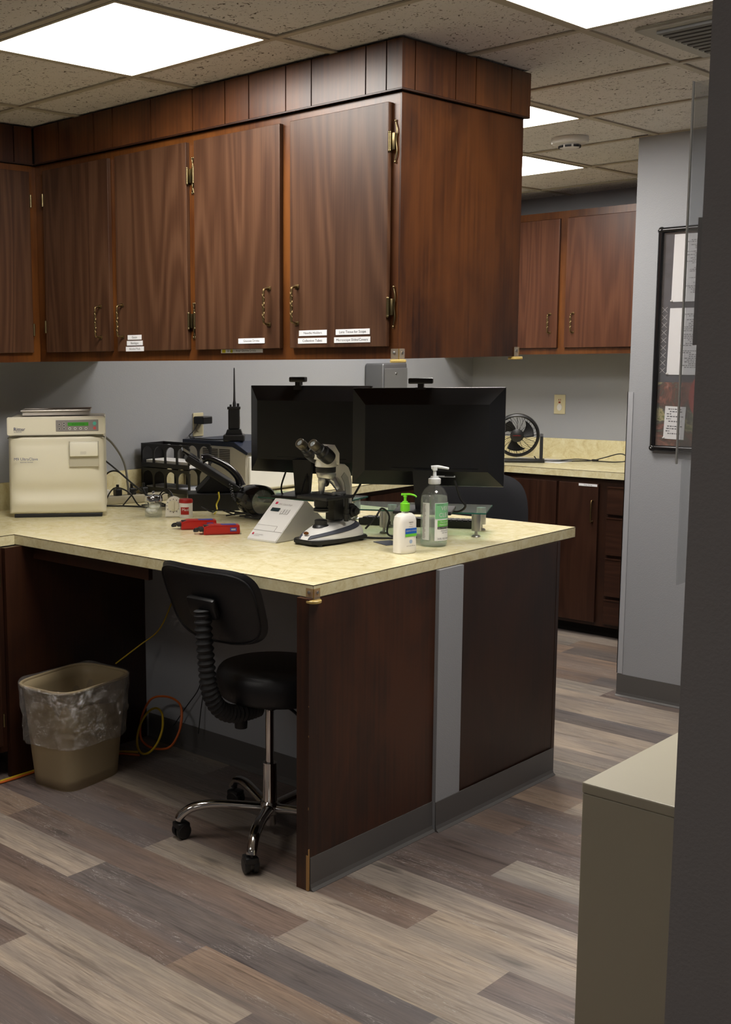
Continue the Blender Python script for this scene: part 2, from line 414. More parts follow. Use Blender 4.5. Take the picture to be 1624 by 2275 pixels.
LCELLS = [(-1, -1), (1, 0), (-1, 2), (-2, 4), (-1, -4), (3, -6)]
cm = MB(); VENT = (1, 1)
ceil = struct('ceiling', cm.box(-2.2, 3.3, -4.1, 4.2, ZC, ZC+.05), M_ceil)
g = MB()
for i in range(-4, 7):
    x = GX+i*.6096
    if -2.06 < x < 3.2: g.box(x-.012, x+.012, -4, 4.08, ZC-.006, ZC-.001)
for j in range(-7, 7):
    y = GY+j*.6096
    if -4 < y < 4.08: g.box(-2.05, 3.2, y-.012, y+.012, ZC-.0065, ZC-.0015)
struct('grid', g, M_grid, ceil)
struct('tile_gap', MB().box(-.87, -.30, 3.143, 3.150, ZC-.002, ZC-.0003).box(-.31, -.24, 2.493, 2.499, ZC-.002, ZC-.0003), M_black_gap, ceil)
wl = struct('wall_left', box(XL-.1, XL, -4.1, YB+.1, 0, ZC), M_wall)
struct('wall_back', box(XL, 3.3, YB, YB+.1, 0, ZC), M_wall)
struct('wall_outer', box(3.2, 3.3, -4.1, YB, 0, ZC), M_wall)
struct('wall_front', box(XL, 3.2, -4.1, -4.0, 0, ZC), M_wall_dim)
WRX, WRY = -.285, 2.51
struct('wall_right', box(WRX, 3.2, WRY, WRY+.12, 0, ZC), M_wall)
def cove(name, p0, p1, nrm, h=.1016):
    # vinyl cove base between two floor points, bulging along nrm, with a flared toe
    p0 = Vector((*p0, 0)); p1 = Vector((*p1, 0)); n = Vector((*nrm, 0)); mb = MB()
    prof = [(0, h), (.0025, h), (.003, .02), (.006, .008), (.014, .0015), (.014, 0.0002), (0, .0002)]
    a = [mb.bm.verts.new(p0+n*d+Vector((0, 0, z))) for d, z in prof]; b = [mb.bm.verts.new(p1+n*d+Vector((0, 0, z))) for d, z in prof]
    for i in range(len(prof)):
        j = (i+1) % len(prof); mb.bm.faces.new((a[i], a[j], b[j], b[i]))
    mb.bm.faces.new(a); mb.bm.faces.new(b[::-1])
    return struct(name, mb, M_cove)
cove('baseboard_right', (WRX-.003, WRY-.0005), (3.2, WRY-.0005), (0, -1))
struct('trim_1', MB().box(WRX-.004, WRX+.022, WRY-.004, WRY-.0005, .105, 1.375).box(WRX-.004, WRX-.0005, WRY-.004, WRY+.02, .105, 1.375), simple('guard_grey', (.40, .41, .44), .35))
# half-height partition that carries the peninsula
struct('wall_partition', box(-1.40, .016, .613, .752, 0, .875), M_wall)
cove('baseboard_partition', (-1.37, .6125), (-.045, .6125), (0, -1), .105)
# near wall at the doorway the picture is taken from
struct('wall_near', box(1.616, 3.2, -1.363, -1.25, 0, ZC), M_wall_dim)
struct('trim_2', box(1.6105, 1.6155, -1.3595, -1.335, 1.575, 1.70), M_wall_dim)
bo = thing('acrylic_holder', 'clear acrylic pocket fixed to the edge of the near grey wall', 'holder', (1.6145, -1.30, 1.33))
obj('pocket', MB().box(1.6015, 1.603, -1.362, -1.33, 1.46, 1.83).box(1.603, 1.6155, -1.362, -1.3605, 1.46, 1.83).box(1.603, 1.6155, -1.3315, -1.33, 1.46, 1.83).box(1.603, 1.6155, -1.3605, -1.3315, 1.46, 1.4615), M_acryl, bo, W=True)
obj('polished_edge', box(1.5999, 1.6013, -1.3625, -1.3595, 1.455, 1.831), simple('acrylic_edge', (.88, .89, .84), .15), bo, W=True)
obj('backplate', box(1.606, 1.6075, -1.362, -1.33, 1.33, 1.459), M_acryl, bo, W=True)

# ------------------------------------------------------------ ceiling fixtures
M_diff = simple('light_diffuser', (.9, .9, .9), .5, emit=LIGHT_COL, es=LIGHT)
LBL = ['square lit ceiling panel above the wood panelled upper cabinets, left of the picture', 'bright square ceiling panel at the top right, beside the air vent', 'lit ceiling panel just past the soffit corner, nearer of the two deeper panels', 'farthest lit ceiling panel, above the back wall cabinets', 'unseen ceiling panel added as front fill over the open floor before the peninsula', 'unseen ceiling panel added as front fill over the hall by the near doorway wall']
for (i, j), lb in zip(LCELLS, LBL):
    x0 = GX+i*.6096; y0 = GY+j*.6096
    t = thing('ceiling_light', lb, 'light', (x0+.3048, y0+.3048, ZC-.012), 0, 'square fluorescent ceiling panels')
    fr = MB()
    for b_ in ((.012, .5976, .012, .024), (.012, .5976, .5856, .5976), (.012, .024, .024, .5856), (.5856, .5976, .024, .5856)):
        fr.box(x0+b_[0], x0+b_[1], y0+b_[2], y0+b_[3], ZC-.009, ZC-.0012)
    obj('frame', fr, M_grid, t, W=True)
    # the two out-of-view panels are added for front fill, at lower strength
    md_ = M_diff if j > -2 else simple('light_diffuser_fill%d' % j, (.9, .9, .9), .5, emit=LIGHT_COL, es=LIGHT*(.42 if j == -4 else .20))
    obj('diffuser', box(x0+.0245, x0+.5851, y0+.0245, y0+.5851, ZC-.007, ZC-.0012), md_, t, W=True)
t = thing('ceiling_vent', 'grey square air vent in the ceiling at the upper right', 'vent', (.79, 1.0, ZC-.02))
v = MB().box(.50, 1.10, .80, 1.26, ZC-.012, ZC-.0012)
obj('frame', v, simple('vent_paint', (.42, .41, .36), .5), t, W=True)
v = MB()
for k in range(10): v.box(.545, 1.055, .838+k*.04, .862+k*.04, ZC-.02, ZC-.0125)
obj('louvre', v, simple('vent_dark', (.16, .16, .155), .6), t, W=True)
t = thing('smoke_detector', 'round white smoke detector on the ceiling tile', 'smoke detector', (-.49, 2.30, ZC-.001))
obj('base', MB().lathe([(0.001, -.0), (.076, -.0), (.078, -.012), (.074, -.024), (.05, -.03), (.001, -.03)][::-1], 36), M_white, t, smooth=True)
obj('sensor_ring', MB().lathe([(.001, -.046), (.03, -.046), (.040, -.042), (.043, -.031), (.001, -.031)], 36), M_white, t, smooth=True)
v = MB()
for a in range(8): v.box(.0425, .0450, -.013, .013, -.042, -.033, mtx=rot(a*pi/4+.35, 'Z'))
obj('sensor_slot', v, M_blackm, t)

# ------------------------------------------------------------ worktop
t = ct = thing('worktop', 'continuous cream marbled laminate worktop of the peninsula and wall counters', 'countertop', (-.7, .75, .876))
XF, YI = -1.43, 1.512
poly = [(.004, 0), (.004, YI), (XF, YI), (XF, 3.444), (-.30, 3.444), (-.30, YB-.002), (XL+.002, YB-.002), (XL+.002, -1.6), (XF, -1.6), (XF, 0)]
obj('top', MB().prism(poly, .876, .914), M_counter, t, W=True)
sm = simple('laminate_seam', (.05, .035, .02), .5); e = .0012
for bx in ((XF, .004, -.0006, .0, .9124, .9142), (.004, .0046, -.0006, YI, .9124, .9142), (.0034, .0046, -.0008, -.0001, .876, .9123), (XF, XF+.0006, -1.6, -.0007, .9124, .9142), (XF+.001, -.30, 3.4434, 3.444, .9124, .9142), (XF-.0006, XF+.0006, YI, 3.443, .9124, .9142), (XF-.001, .0033, -.0005, 0, .876, .8775), (.004, .0045, 0.001, YI, .876, .8775)):
    obj('edge_seam', box(*bx), sm, t, W=True)
obj('backsplash', MB().box(XL+.002, XL+.022, -1.6, YB-.023, .9142, 1.03), M_counter, t, W=True)
obj('backsplash', MB().box(XL+.002, -.30, YB-.022, YB-.002, .9142, 1.03), M_counter, t, W=True)
obj('apron', MB().box(-1.375, -.74, .045, .063, .824, .8755), M_base, t, W=True)

def bumper(lb, x, y, z, back=False):
    # clear yellowed plastic corner guard, corner at (x, y, z), faces -Y and +X
    t = thing('corner_bumper', lb, 'corner guard', (x, y, z), 0, 'yellowed corner guards')
    s = -1 if not back else 1
    d0, d1 = (-.003, -.0008) if not back else (.0008, .003)
    obj('bracket', MB().box(-.026, .003, min(d0, d1), max(d0, d1), -.004, .028).box(.0008, .003, *( (-.003, .026) if not back else (-.026, .003)), -.004, .028), M_yacryl, t)
    obj('pad', MB().cyl(.024, -.0135, -.0042, 24, T(-.006, .006*(-s), 0), bev=.002), simple('yellow_pad', (.55, .40, .13), .3), t)
    m1 = frame((-.014, s*.003, .016), (1, 0, 0), (0, 0, 1) if not back else (0, 0, -1)); m2 = frame((.003, -s*.014, .016), (0, 1, 0), (0, 0, 1))
    obj('screw', MB().lathe([(.0048, 0), (.0045, .0018), (.001, .003)], 14, m1), M_steel, t, smooth=True)
    obj('screw', MB().lathe([(.0048, 0), (.0045, .0018), (.001, .003)], 14, m2), M_steel, t, smooth=True)
bumper('yellowed plastic corner guard under the near corner of the worktop', .0055, -.0012, .876-.0)

# ------------------------------------------------------------ base cabinets and panels
t = thing('base_cabinet', 'dark brown base cabinet under the left worktop run beside the bin', 'cabinet', (-1.7, -.8, 0))
obj('body', box(-2.05, -1.405, -1.6, -.078, .10, .8755), M_base, t, W=True)
obj('toe_kick', box(-2.04, -1.48, -1.59, -.095, 0, .0995), M_black_gap, t, W=True)
obj('side_panel', MB().box(-1.41, -1.385, -.077, .612, 0, .8755), M_base, t, W=True)
d = obj('door', box(-1.4045, -1.386, -.62, -.11, .13, .85, bev=.002), M_based, t, W=True)
for z in (.23, .76): obj('hinge', MB().cyl(.005, -.025, .025, 10, T(-1.386, -.104, z)), M_brass, d, W=True, smooth=True)
obj('handle', MB().tube([(-1.386, -.56, .66), (-1.362, -.56, .665), (-1.362, -.56, .755), (-1.386, -.56, .76)], .004), M_bronze, d, W=True, smooth=True)

t = thing('end_panel', 'brown wood end panel below the near corner of the peninsula', 'panel', (-.02, .3, 0))
obj('board', box(-.042, .003, -.018, .6125, 0, .8755), M_end if False else wood_stain('end_panel_brown', (.020, .0065, .003), (.066, .019, .006), .45), t, W=True)
for bx in ((.0032, .0042, -.0195, -.014, 0.002, .13), (-.004, .0030, -.0195, -.0182, 0.002, .11), (.0026, .0038, -.0192, -.0182, .25, .258), (.0026, .0038, -.0192, -.0182, .47, .475), (.0026, .0038, -.0192, -.0182, .56, .563)):
    obj('worn_edge', box(*bx), simple('bare_wood', (.36, .20, .07), .6), t, W=True)
t = thing('end_panel', 'dark brown wood end panel on the far side of the grey partition strip', 'panel', (0, 1.1, 0))
obj('board', box(-.03, .010, .7525, 1.372, 0, .8755), wood_stain('end_panel_dark', (.018, .0068, .004), (.036, .0125, .006), .45), t, W=True)
obj('edge_strip', box(-.03, .011, 1.3725, 1.392, 0, .8755), M_base, t, W=True)
cove('baseboard_end', (.003, -.012), (.003, .613), (1, 0))
cove('baseboard_end', (.016, .6125), (.0165, 1.374), (1, 0))

t = thing('base_cabinet', 'dark brown base cabinet beneath the far left worktop run', 'cabinet', (-1.75, 2.4, 0))
obj('body', box(-2.05, -1.46, 1.55, 3.468, .09, .8755), M_base, t, W=True)
obj('toe_kick', box(-2.04, -1.53, 1.56, 3.468, 0, .0895), M_black_gap, t, W=True)
for k in range(3):
    d = obj('door', box(-1.4595, -1.442, 1.60+k*.6, 2.16+k*.6, .11, .85, bev=.002), M_based, t, W=True)
t = thing('base_cabinet', 'dark walnut base cabinet with door and drawers under the back wall worktop', 'cabinet', (-1.1, 3.8, 0))
obj('body', box(-2.045, -.31, 3.47, 4.07, .065, .8755), M_base, t, W=True)
obj('toe_kick', box(-2.04, -.33, 3.53, 4.06, 0, .0645), M_black_gap, t, W=True)
d = obj('door', box(-1.43, -1.12, 3.452, 3.4695, .085, .845, bev=.002), M_based, t, W=True)
d = obj('door', box(-1.105, -.878, 3.452, 3.4695, .085, .845, bev=.002), M_based, t, W=True)
obj('handle', MB().tube([(-.905, 3.452, .64), (-.905, 3.43, .645), (-.905, 3.43, .745), (-.905, 3.452, .75)], .0045), M_bronze, d, W=True, smooth=True)
obj('label_strip', box(-.99, -.885, 3.4508, 3.4518, .829, .842), M_label, d, W=True)
obj('lettering', MB().add(text('Urine Testing', .0085), FY((-.937, 3.4505, .8355))), M_ink, d, W=True)
for k, (a, b_) in enumerate([(.685, .835), (.465, .668), (.24, .447), (.085, .222)]):
    d = obj('drawer', box(-.828, -.36, 3.452, 3.4695, a, b_, bev=.002), M_basedh, t, W=True)
    obj('drawer_pull', box(-.828, -.36, 3.447, 3.4515, b_-.006, b_), M_base, d, W=True)

# ------------------------------------------------------------ upper cabinets
def pull(par, x, y, z, L=.105):
    m = MB(); pts = []
    m.tube([(x, y, z-L/2), (x, y-.024, z-L/2+.004), (x, y-.026, z-L/2+.018)], .0038)
    m.tube([(x, y, z+L/2), (x, y-.024, z+L/2-.004), (x, y-.026, z+L/2-.018)], .0038)
    for sx in (-1, 1):
        m.tube([(x+sx*.0035*math.cos(i*pi/2), y-.027-.002*math.sin(i*pi/2), z-L/2+.018+i*(L-.036)/10) for i in range(11)], .0025, div=3)
    m.tube([(x, y-.027, z-L/2+.012), (x, y-.027, z+L/2-.012)], lambda q: .0035+.0018*abs(math.sin(q*pi*5)), smooth=False)
    for s in (-1, 1): m.box(x-.009, x+.009, y-.003, y, z+s*L/2-.006, z+s*L/2+.006, bev=.001)
    return obj('handle', m, M_bronze, par, W=True, smooth=True)
def hinge(par, x, y, z, side):
    # ornate surface hinge, barrel at the door edge, leaf on the frame towards side
    m = MB(); m.cyl(.0042, -.024, .024, 12, T(x, y-.016, z)); 
    for s in (-1, 1): m.sphere(.0045, (x, y-.016, z+s*.026))
    m.box(x if side > 0 else x-.013, x+.013 if side > 0 else x, y-.012, y-.002, z-.024, z+.024, bev=.001)
    xx = x+side*.011
    m.tube([(xx, y-.003, z-.055), (xx+side*.006, y-.004, z-.03), (xx+side*.003, y-.004, z), (xx+side*.006, y-.004, z+.03), (xx, y-.003, z+.055)], .002)
    for s in (-1, 1): m.sphere(.0032, (xx, y-.004, z+s*.058), (1, .6, 1.3))
    return obj('hinge', m, M_brass, par, W=True, smooth=True)
def strip(par, x0, x1, z, txt, h=.017, y=.3472):
    obj('label_strip', box(x0, x1, y-.001, y, z-h/2, z+h/2), M_label, par, W=True)
    obj('lettering', MB().add(text(txt, .0115), FY(((x0+x1)/2, y-.0013, z))), M_ink, par, W=True)
ZB, ZT = 1.548, 2.315; YF = .366
uc = t = thing('upper_cabinet', 'large walnut fronted upper cabinet hanging over the peninsula', 'cabinet', (-.85, .7, ZB))
obj('body', MB().box(-1.716, .018, YF+.02, 1.034, ZB, ZT-.002), M_frame, t, W=True)
fr = MB()
fr.box(-1.716, .0185, YF, YF+.0195, ZT-.038, ZT-.002).box(-1.716, .0185, YF, YF+.0195, ZB, ZB+.045)
for a, b_ in ((-1.716, -1.64), (-1.27, -1.215), (-.862, -.80), (-.43, -.378), (-.016, .0185)): fr.box(a, b_, YF, YF+.0195, ZB+.0452, ZT-.0382)
fr.box(-1.64, -.016, YF+.012, YF+.0195, ZB+.0452, ZT-.0382)
obj('face_frame', fr, M_frame, t, W=True)
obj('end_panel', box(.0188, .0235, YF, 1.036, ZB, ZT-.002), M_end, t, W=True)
DY0, DY1 = .348, .3655
doors = [(-1.652, -1.262, 1), (-1.222, -.85, -1), (-.812, -.427, 1), (-.384, -.010, -1)]
DL = []
for k, (a, b_, hs) in enumerate(doors):
    d = obj('door', box(a, b_, DY0, DY1, 1.585, 2.287, bev=.0015), M_door, t, W=True); DL.append(d)
    hx = b_-.055 if hs > 0 else a+.045
    if k == 1: hx = a+.03
    if k == 2: hx = b_-.045
    if k == 3: hx = a+.03
    pull(d, hx, DY0-.0003, 1.695 if k < 2 else 1.72, .115)
    for z in (2.175, 1.685):
        if k == 0: obj('hinge', MB().cyl(.005, -.024, .024, 10, T(a+.003, DY0-.004, z)), M_brass, d, W=True, smooth=True)
        else: hinge(d, a-.004 if hs > 0 else b_+.004, DY1, z if not (k == 3 and z < 2) else 1.70, -hs)
strip(DL[1], -1.163, -1.088, 1.634, 'Gauze'); strip(DL[1], -1.168, -1.082, 1.613, 'Bandages'); strip(DL[1], -1.174, -1.076, 1.592, 'Alcohol Pads')
strip(DL[2], -.607, -.490, 1.611, 'Glucose Drinks')
strip(DL[3], -.344, -.232, 1.631, 'Needle Holders'); strip(DL[3], -.348, -.232, 1.607, 'Collection Tubes')
strip(DL[3], -.197, -.068, 1.631, 'Lens Tissue for Scope'); strip(DL[3], -.203, -.066, 1.607, 'Microscope Slides/Covers')
lp = obj('label_strip', box(-.705, -.515, YF-.0012, YF-.0002, 1.572, 1.5845), M_label, t, W=True)
obj('lettering', MB().add(text('50 and 1 Hour Glucose Drinks', .0105), FY((-.61, YF-.0016, 1.579))), M_ink, lp, W=True)
for a, b_ in ((-.700, -.684), (-.661, -.651)): obj('highlighter_mark', box(a, b_, YF-.0015, YF-.0013, 1.573, 1.584), simple('yellow_marker', (.75, .68, .03), .6), lp, W=True)
bumper('yellowed plastic corner guard at the front bottom corner of the upper cabinet', .0245, YF-.001, ZB+.002)
bumper('yellowed plastic corner guard at the rear bottom corner of the upper cabinet', .0245, 1.0375, ZB+.002, True)
# panelled soffit above
t = thing('panelled_soffit', 'brown grooved wood panelling that boxes the gap above the upper cabinets', 'soffit', (-.85, .7, ZT))
obj('core', MB().box(-2.055, .030, .352, 1.042, ZT-.001, ZC-.0075).box(-2.055, -1.712, -1.6, .352, ZT-.001, ZC-.0075), M_black_gap, t, W=True)
gx = [.0385, -.016, -.09, -.295, -.398, -.554, -.66, -.811, -1.019, -1.224, -1.331, -1.539, -1.695]
pn = MB(); gp = .0022
for a, b_ in zip(gx[1:], gx): pn.box(a+gp, b_-(gp if b_ < .03 else 0), .344, .3515, ZT+.004, ZC-.0075)
gy = [.3515, .408, .617, .727, .932, 1.05]
for a, b_ in zip(gy, gy[1:]): pn.box(.0305, .0385, a+(gp if a > .36 else 0), b_-(gp if b_ < 1.04 else 0), ZT+.004, ZC-.0075)
yy = .3435
while yy > -1.6:
    st = random.choice([.09, .15, .2, .1]); pn.box(-1.7115, -1.704, yy-st+gp, yy-gp, ZT+.004, ZC-.0075); yy -= st
obj('panelling', pn, M_soffit, t, W=True)
obj('underside', MB().box(-1.70, .0385, .344, .3655, ZT-.001, ZT+.0035).box(.0236, .0385, .3655, 1.05, ZT-.001, ZT+.0035).box(-1.7, -1.704, -1.6, .344, ZT-.001, ZT+.0035), M_base, t, W=True)
# upper cabinet on the left wall
t = thing('upper_cabinet', 'brown upper cabinet on the left wall at the picture edge', 'cabinet', (-1.9, -.5, ZB))
obj('body', box(-2.055, -1.7175, -1.6, YF+.60, ZB, ZT-.002), M_frame, t, W=True)
for a, b_ in ((-.16, .322), (-.72, -.24), (-1.28, -.80)):
    d = obj('door', box(-1.7172, -1.70, a, b_, 1.585, 2.287, bev=.0015), M_door, t, W=True)
    for z in (2.175, 1.675): obj('hinge', MB().cyl(.005, -.024, .024, 10, T(-1.6985, b_+.002, z)), M_brass, d, W=True, smooth=True)
# upper cabinet on the back wall
t = thing('upper_cabinet', 'reddish walnut upper cabinet on the far back wall beside the grey wall', 'cabinet', (-1.1, 3.9, 1.53))
obj('body', MB().box(-2.05, -.31, 3.766, 4.08, 1.536, 2.332).box(-2.05, -.31, 3.75, 3.7655, 2.293, 2.332).box(-2.05, -.31, 3.75, 3.7655, 1.536, 1.569).box(-1.30, -1.256, 3.75, 3.7655, 1.569, 2.293), M_frame, t, W=True)
for a, b_, hx in ((-1.72, -1.301, -1.345), (-1.255, -.70, -1.205)):
    d = obj('door', box(a, b_, 3.732, 3.7498, 1.572, 2.29, bev=.0015), M_door2, t, W=True)
    pull(d, hx, 3.7317, 1.71, .105)

# ------------------------------------------------------------ pillar wall: notice board, file cabinet
t = thing('notice_board', 'black framed glazed notice board on the grey wall at right', 'notice board', (.15, WRY-.02, 1.13))
x0, x1, z0, z1 = -.158, .46, 1.14, 2.055; yb = WRY-.004
obj('backing', MB().box(x0, x1, yb-.004, yb, 1.42, z1), simple('charcoal_felt', (.075, .075, .085), .8, var=.4, bscale=25), t, W=True)
obj('picture', MB().box(x0, x1, yb-.004, yb, z0, 1.4195), M_collage, t, W=True)
obj('red_flower', MB().prism([(.03+.05*math.cos(a), 1.36+.09*math.sin(a)) for a in [i*pi/12 for i in range(24)]], yb-.0052, yb-.0042, 'y'), simple('dull_red', (.38, .06, .045), .6), t, W=True)
lt = MB()
for k in range(9):
    for s in (-1, 1): lt.box(-.045, .045, -.0004, .0004, -.0008, .0008, mtx=T(-.138, yb-.0046, 1.47+k*.032) @ rot(s*pi/4, 'Y') @ Matrix.Diagonal((.35, 1, 1, 1)))
obj('lattice_ribbon', lt, simple('silver_ribbon', (.45, .45, .45), .5), t, W=True)
fr = MB(); r_ = .012
fr.tube([(x0-.004, yb-.014, z0), (x0-.004, yb-.014, z1)], r_, 12); fr.tube([(x1, yb-.014, z0), (x1, yb-.014, z1)], r_, 12)
fr.tube([(x0-.004, yb-.014, z0-.003), (x1, yb-.014, z0-.003)], r_, 12); fr.tube([(x0-.004, yb-.014, z1+.003), (x1, yb-.014, z1+.003)], r_, 12)
for x in (x0-.004, x1):
    for z in (z0-.003, z1+.003): fr.sphere(.0155, (x, yb-.014, z))
obj('frame', fr, M_blackg, t, W=True, smooth=True)
fs = MB()
for z in (z0-.003, z1+.003): fs.sphere(.003, (x0-.004, yb-.0295, z))
obj('frame_screw', fs, M_steel, t, W=True)
obj('pane', box(x0+.008, x1-.012, yb-.0155, yb-.0135, z0+.008, z1-.008), m_transparent('board_pane', (.96, .96, .97), .05, .03), t, W=True)
def paper(lb, x, z0, z1, w, lines, ind, lean=0, seed=1):
    t = thing('paper_notice', lb, 'paper', (x, yb-.0056, z0), 0, None)
    mt = T(x, 0, z0) @ rot(lean, 'Y') @ T(-x, 0, -z0)
    obj('sheet', box(x, x+w, yb-.0068, yb-.0058, z0, z1, mtx=mt), M_paper, t, W=True)
    rnd = random.Random(seed); m = MB(); n = lines; h = (z1-z0)*.82/n
    for i in range(n):
        if rnd.random() < .12: continue
        z = z1-(z1-z0)*.10-i*h; xa = x+w*(ind+rnd.choice([0, .04, .08, .12])); xe = x+w*rnd.uniform(.7, .95)
        if rnd.random() < .18: xa = x+w*ind*.8; xe = xa+w*.22
        while xa < xe:
            ww = rnd.uniform(.004, .012); m.box(xa, min(xa+ww, xe), yb-.0072, yb-.0069, z, z+h*.42, mtx=mt); xa += ww+.003
    obj('printed_lines', m, simple('grey_print', (.12, .12, .13), .7), t, W=True)
    p = MB().sphere(.005, (x+.002, yb-.0085, z0+.004)); obj('push_pin', p, M_white, t, W=True, smooth=True)
paper('upper of the two large printed sheets in the notice board', -.112, 1.758, 2.038, .216, 34, .33, .012, 1)
paper('lower of the two large printed sheets, in the middle of the notice board', -.118, 1.452, 1.732, .216, 30, .30, .012, 2)
paper('small white card pinned at the bottom of the notice board', -.121, 1.178, 1.318, .088, 11, .12, .03, 3)

t = thing('file_cabinet', 'low beige metal file cabinet behind the near wall edge at lower right', 'file cabinet', (1.27, -.2, 0))
obj('body', box(1.066, 1.52, -.472, .26, .005, .716, bev=.002), M_beige, t, W=True)
obj('top', box(1.0645, 1.5215, -.4735, .2615, .7165, .738, bev=.003), M_beige, t, W=True)

# ------------------------------------------------------------ back wall things
def outlet_plate(t, m):
    obj('plate', MB().box(-.036, .036, -.058, .058, 0, .005, bev=.0015, mtx=m), M_ivory, t, W=True)
t = thing('wall_outlet', 'ivory wall outlet plate above the back worktop', 'outlet', (-1.455, YB-.0055, 1.234))
m = FY((-1.455, YB-.0005, 1.234)); outlet_plate(t, m)
obj('receptacle', MB().lathe([(.017, .005), (.016, .0075), (.001, .008)], 24, m @ T(0, -.018, 0) @ Matrix.Diagonal((.95, 1.25, 1, 1))), M_white, t, W=True, smooth=True)
obj('socket_slot', MB().box(-.006, .006, .008, .016, .005, .008, mtx=m).box(-.007, -.004, .022, .032, .005, .006, mtx=m).box(.004, .007, .022, .032, .005, .006, mtx=m), simple('red_switch', (.25, .02, .01), .5), t, W=True)
# fan
t = thing('desk_fan', 'black round desk fan standing on the back worktop', 'fan', (-1.49, 3.66, .9145), math.radians(30))
zc = .156; R = .124; mf = frame((0, 0, zc), (1, 0, 0), (0, 0, 1))
obj('base', MB().box(-.157, .157, -.055, .055, 0, .018, bev=.006), M_black, t, smooth=True)
for s in (-1, 1): obj('arm', MB().prism([(-.022, .012), (.022, .012), (.010, .150), (.006, .165), (-.006, .165), (-.010, .150)], s*.137-.009, s*.137+.009, 'x', bev=.002), M_black, t)
obj('housing', MB().lathe([(R-.014, -.03), (R-.002, -.035), (R+.003, 0), (R, .035), (R-.010, .04), (R-.016, .03), (R-.014, -.03)], 48, mf), M_black, t, smooth=True)
gr = MB()
for k in range(40):
    a = 2*pi*k/40; p = []
    for q in range(5):
        rr = .036+(R-.048)*q/4; aa = a+.42*q/4; p.append(mf @ Vector((rr*math.cos(aa), rr*math.sin(aa), .038-.012*(q/4)**2)))
    gr.tube(p, .0008, 4, div=2)
obj('grille', gr, M_black, t, smooth=True)
hb = obj('hub_cap', MB().lathe([(.001, .043), (.03, .041), (.038, .036), (.036, .030), (.001, .03)], 32, mf), M_black, t, smooth=True)
obj('emblem', MB().add(text('HONEYWELL', .0075), mf @ T(0, 0, .0445)), M_red, hb)
bl = MB()
for k in range(3):
    def fn(u, v, k=k):
        rr = .028+(.066)*u; aa = 2*pi*k/3+(v-.5)*1.15*(.6+.4*u)+.5*u; return mf @ Vector((rr*math.cos(aa), rr*math.sin(aa), -.012+.03*(v-.5)*-1))
    bl.grid(fn, 6, 8)
obj('blade', bl, M_blackm, t, smooth=True, solid=.002)
obj('motor', MB().cyl(.032, -.05, .028, 24, mf, bev=.004), M_black, t, smooth=True)
rg = MB()
for k in range(16):
    a = 2*pi*k/16; rg.tube([mf @ Vector((.03*math.cos(a), .03*math.sin(a), -.045)), mf @ Vector(((R-.014)*math.cos(a), (R-.014)*math.sin(a), -.03))], .0014, 5, smooth=False)
obj('rear_grille', rg, M_black, t)
o = obj('power_cord', MB().tube([(-1.40, 3.70, .95), (-1.37, 3.72, .918), (-1.30, 3.80, .918), (-1.22, 3.90, .918), (-1.17, 3.94, .919), (-1.10, 3.97, .94), (-1.03, 3.98, .962), (-.99, 3.98, .958), (-.96, 3.97, .93), (-1.03, 3.95, .918), (-1.14, 3.95, .918), (-1.24, 3.92, .925), (-1.33, 3.86, .918), (-1.40, 3.79, .918)], .0032), M_cable, bpy.data.objects['desk_fan'], W=True, smooth=True)
o = obj('cord_tie', MB().box(-1.165, -1.13, 3.93, 3.95, .916, .928, bev=.003), M_cable); tag(o, 'black bundled knot in the cord on the back worktop', 'cord tie')
o = obj('paper_sheet', box(-1.62, -1.25, 3.72, 3.93, .9145, .916), M_paper); tag(o, 'white sheet lying under the fan on the back worktop', 'paper')
# paper towel dispenser
t = thing('towel_dispenser', 'grey metal paper towel dispenser on the left wall behind the monitors', 'dispenser', (-2.0, 3.07, 1.15))
obj('cabinet', box(-2.058, -1.93, 2.955, 3.19, 1.14, 1.50, bev=.012, seg=3), simple('grey_steel', (.20, .205, .215), .38, .6), t, W=True, smooth=True)
obj('cover', box(-1.9295, -1.922, 2.965, 3.18, 1.16, 1.47, bev=.003), simple('grey_steel2', (.28, .285, .29), .35, .6), t, W=True)
obj('lock', MB().cyl(.006, 0, .004, 12, FX((-1.922, 3.07, 1.44))), M_steel, t, W=True)
# outlet with adapter behind the trays
t = thing('wall_outlet', 'ivory wall outlet with a plugged black adapter, above the letter trays', 'outlet', (-2.055, 1.60, 1.22))
m = FX((-2.0595, 1.60, 1.22)); outlet_plate(t, m)
obj('receptacle', MB().lathe([(.017, .005), (.016, .0075), (.001, .008)], 24, m @ T(0, -.02, 0)), M_ivory, t, W=True, smooth=True)
o = obj('power_adapter', box(-2.053, -1.985, 1.565, 1.63, 1.225, 1.262, bev=.004), M_black); tag(o, 'black power adapter plugged into the left wall outlet', 'adapter')
o = obj('adapter_cord', MB().tube([(-2.03, 1.57, 1.224), (-2.035, 1.545, 1.19), (-2.03, 1.51, 1.17), (-2.02, 1.54, 1.155), (-2.03, 1.50, 1.13), (-2.02, 1.525, 1.11), (-2.035, 1.49, 1.09), (-2.03, 1.46, 1.05), (-2.03, 1.43, .96)], .0022), M_cable, smooth=True)
tag(o, 'thin looped black cord hanging from the wall adapter', 'cord')

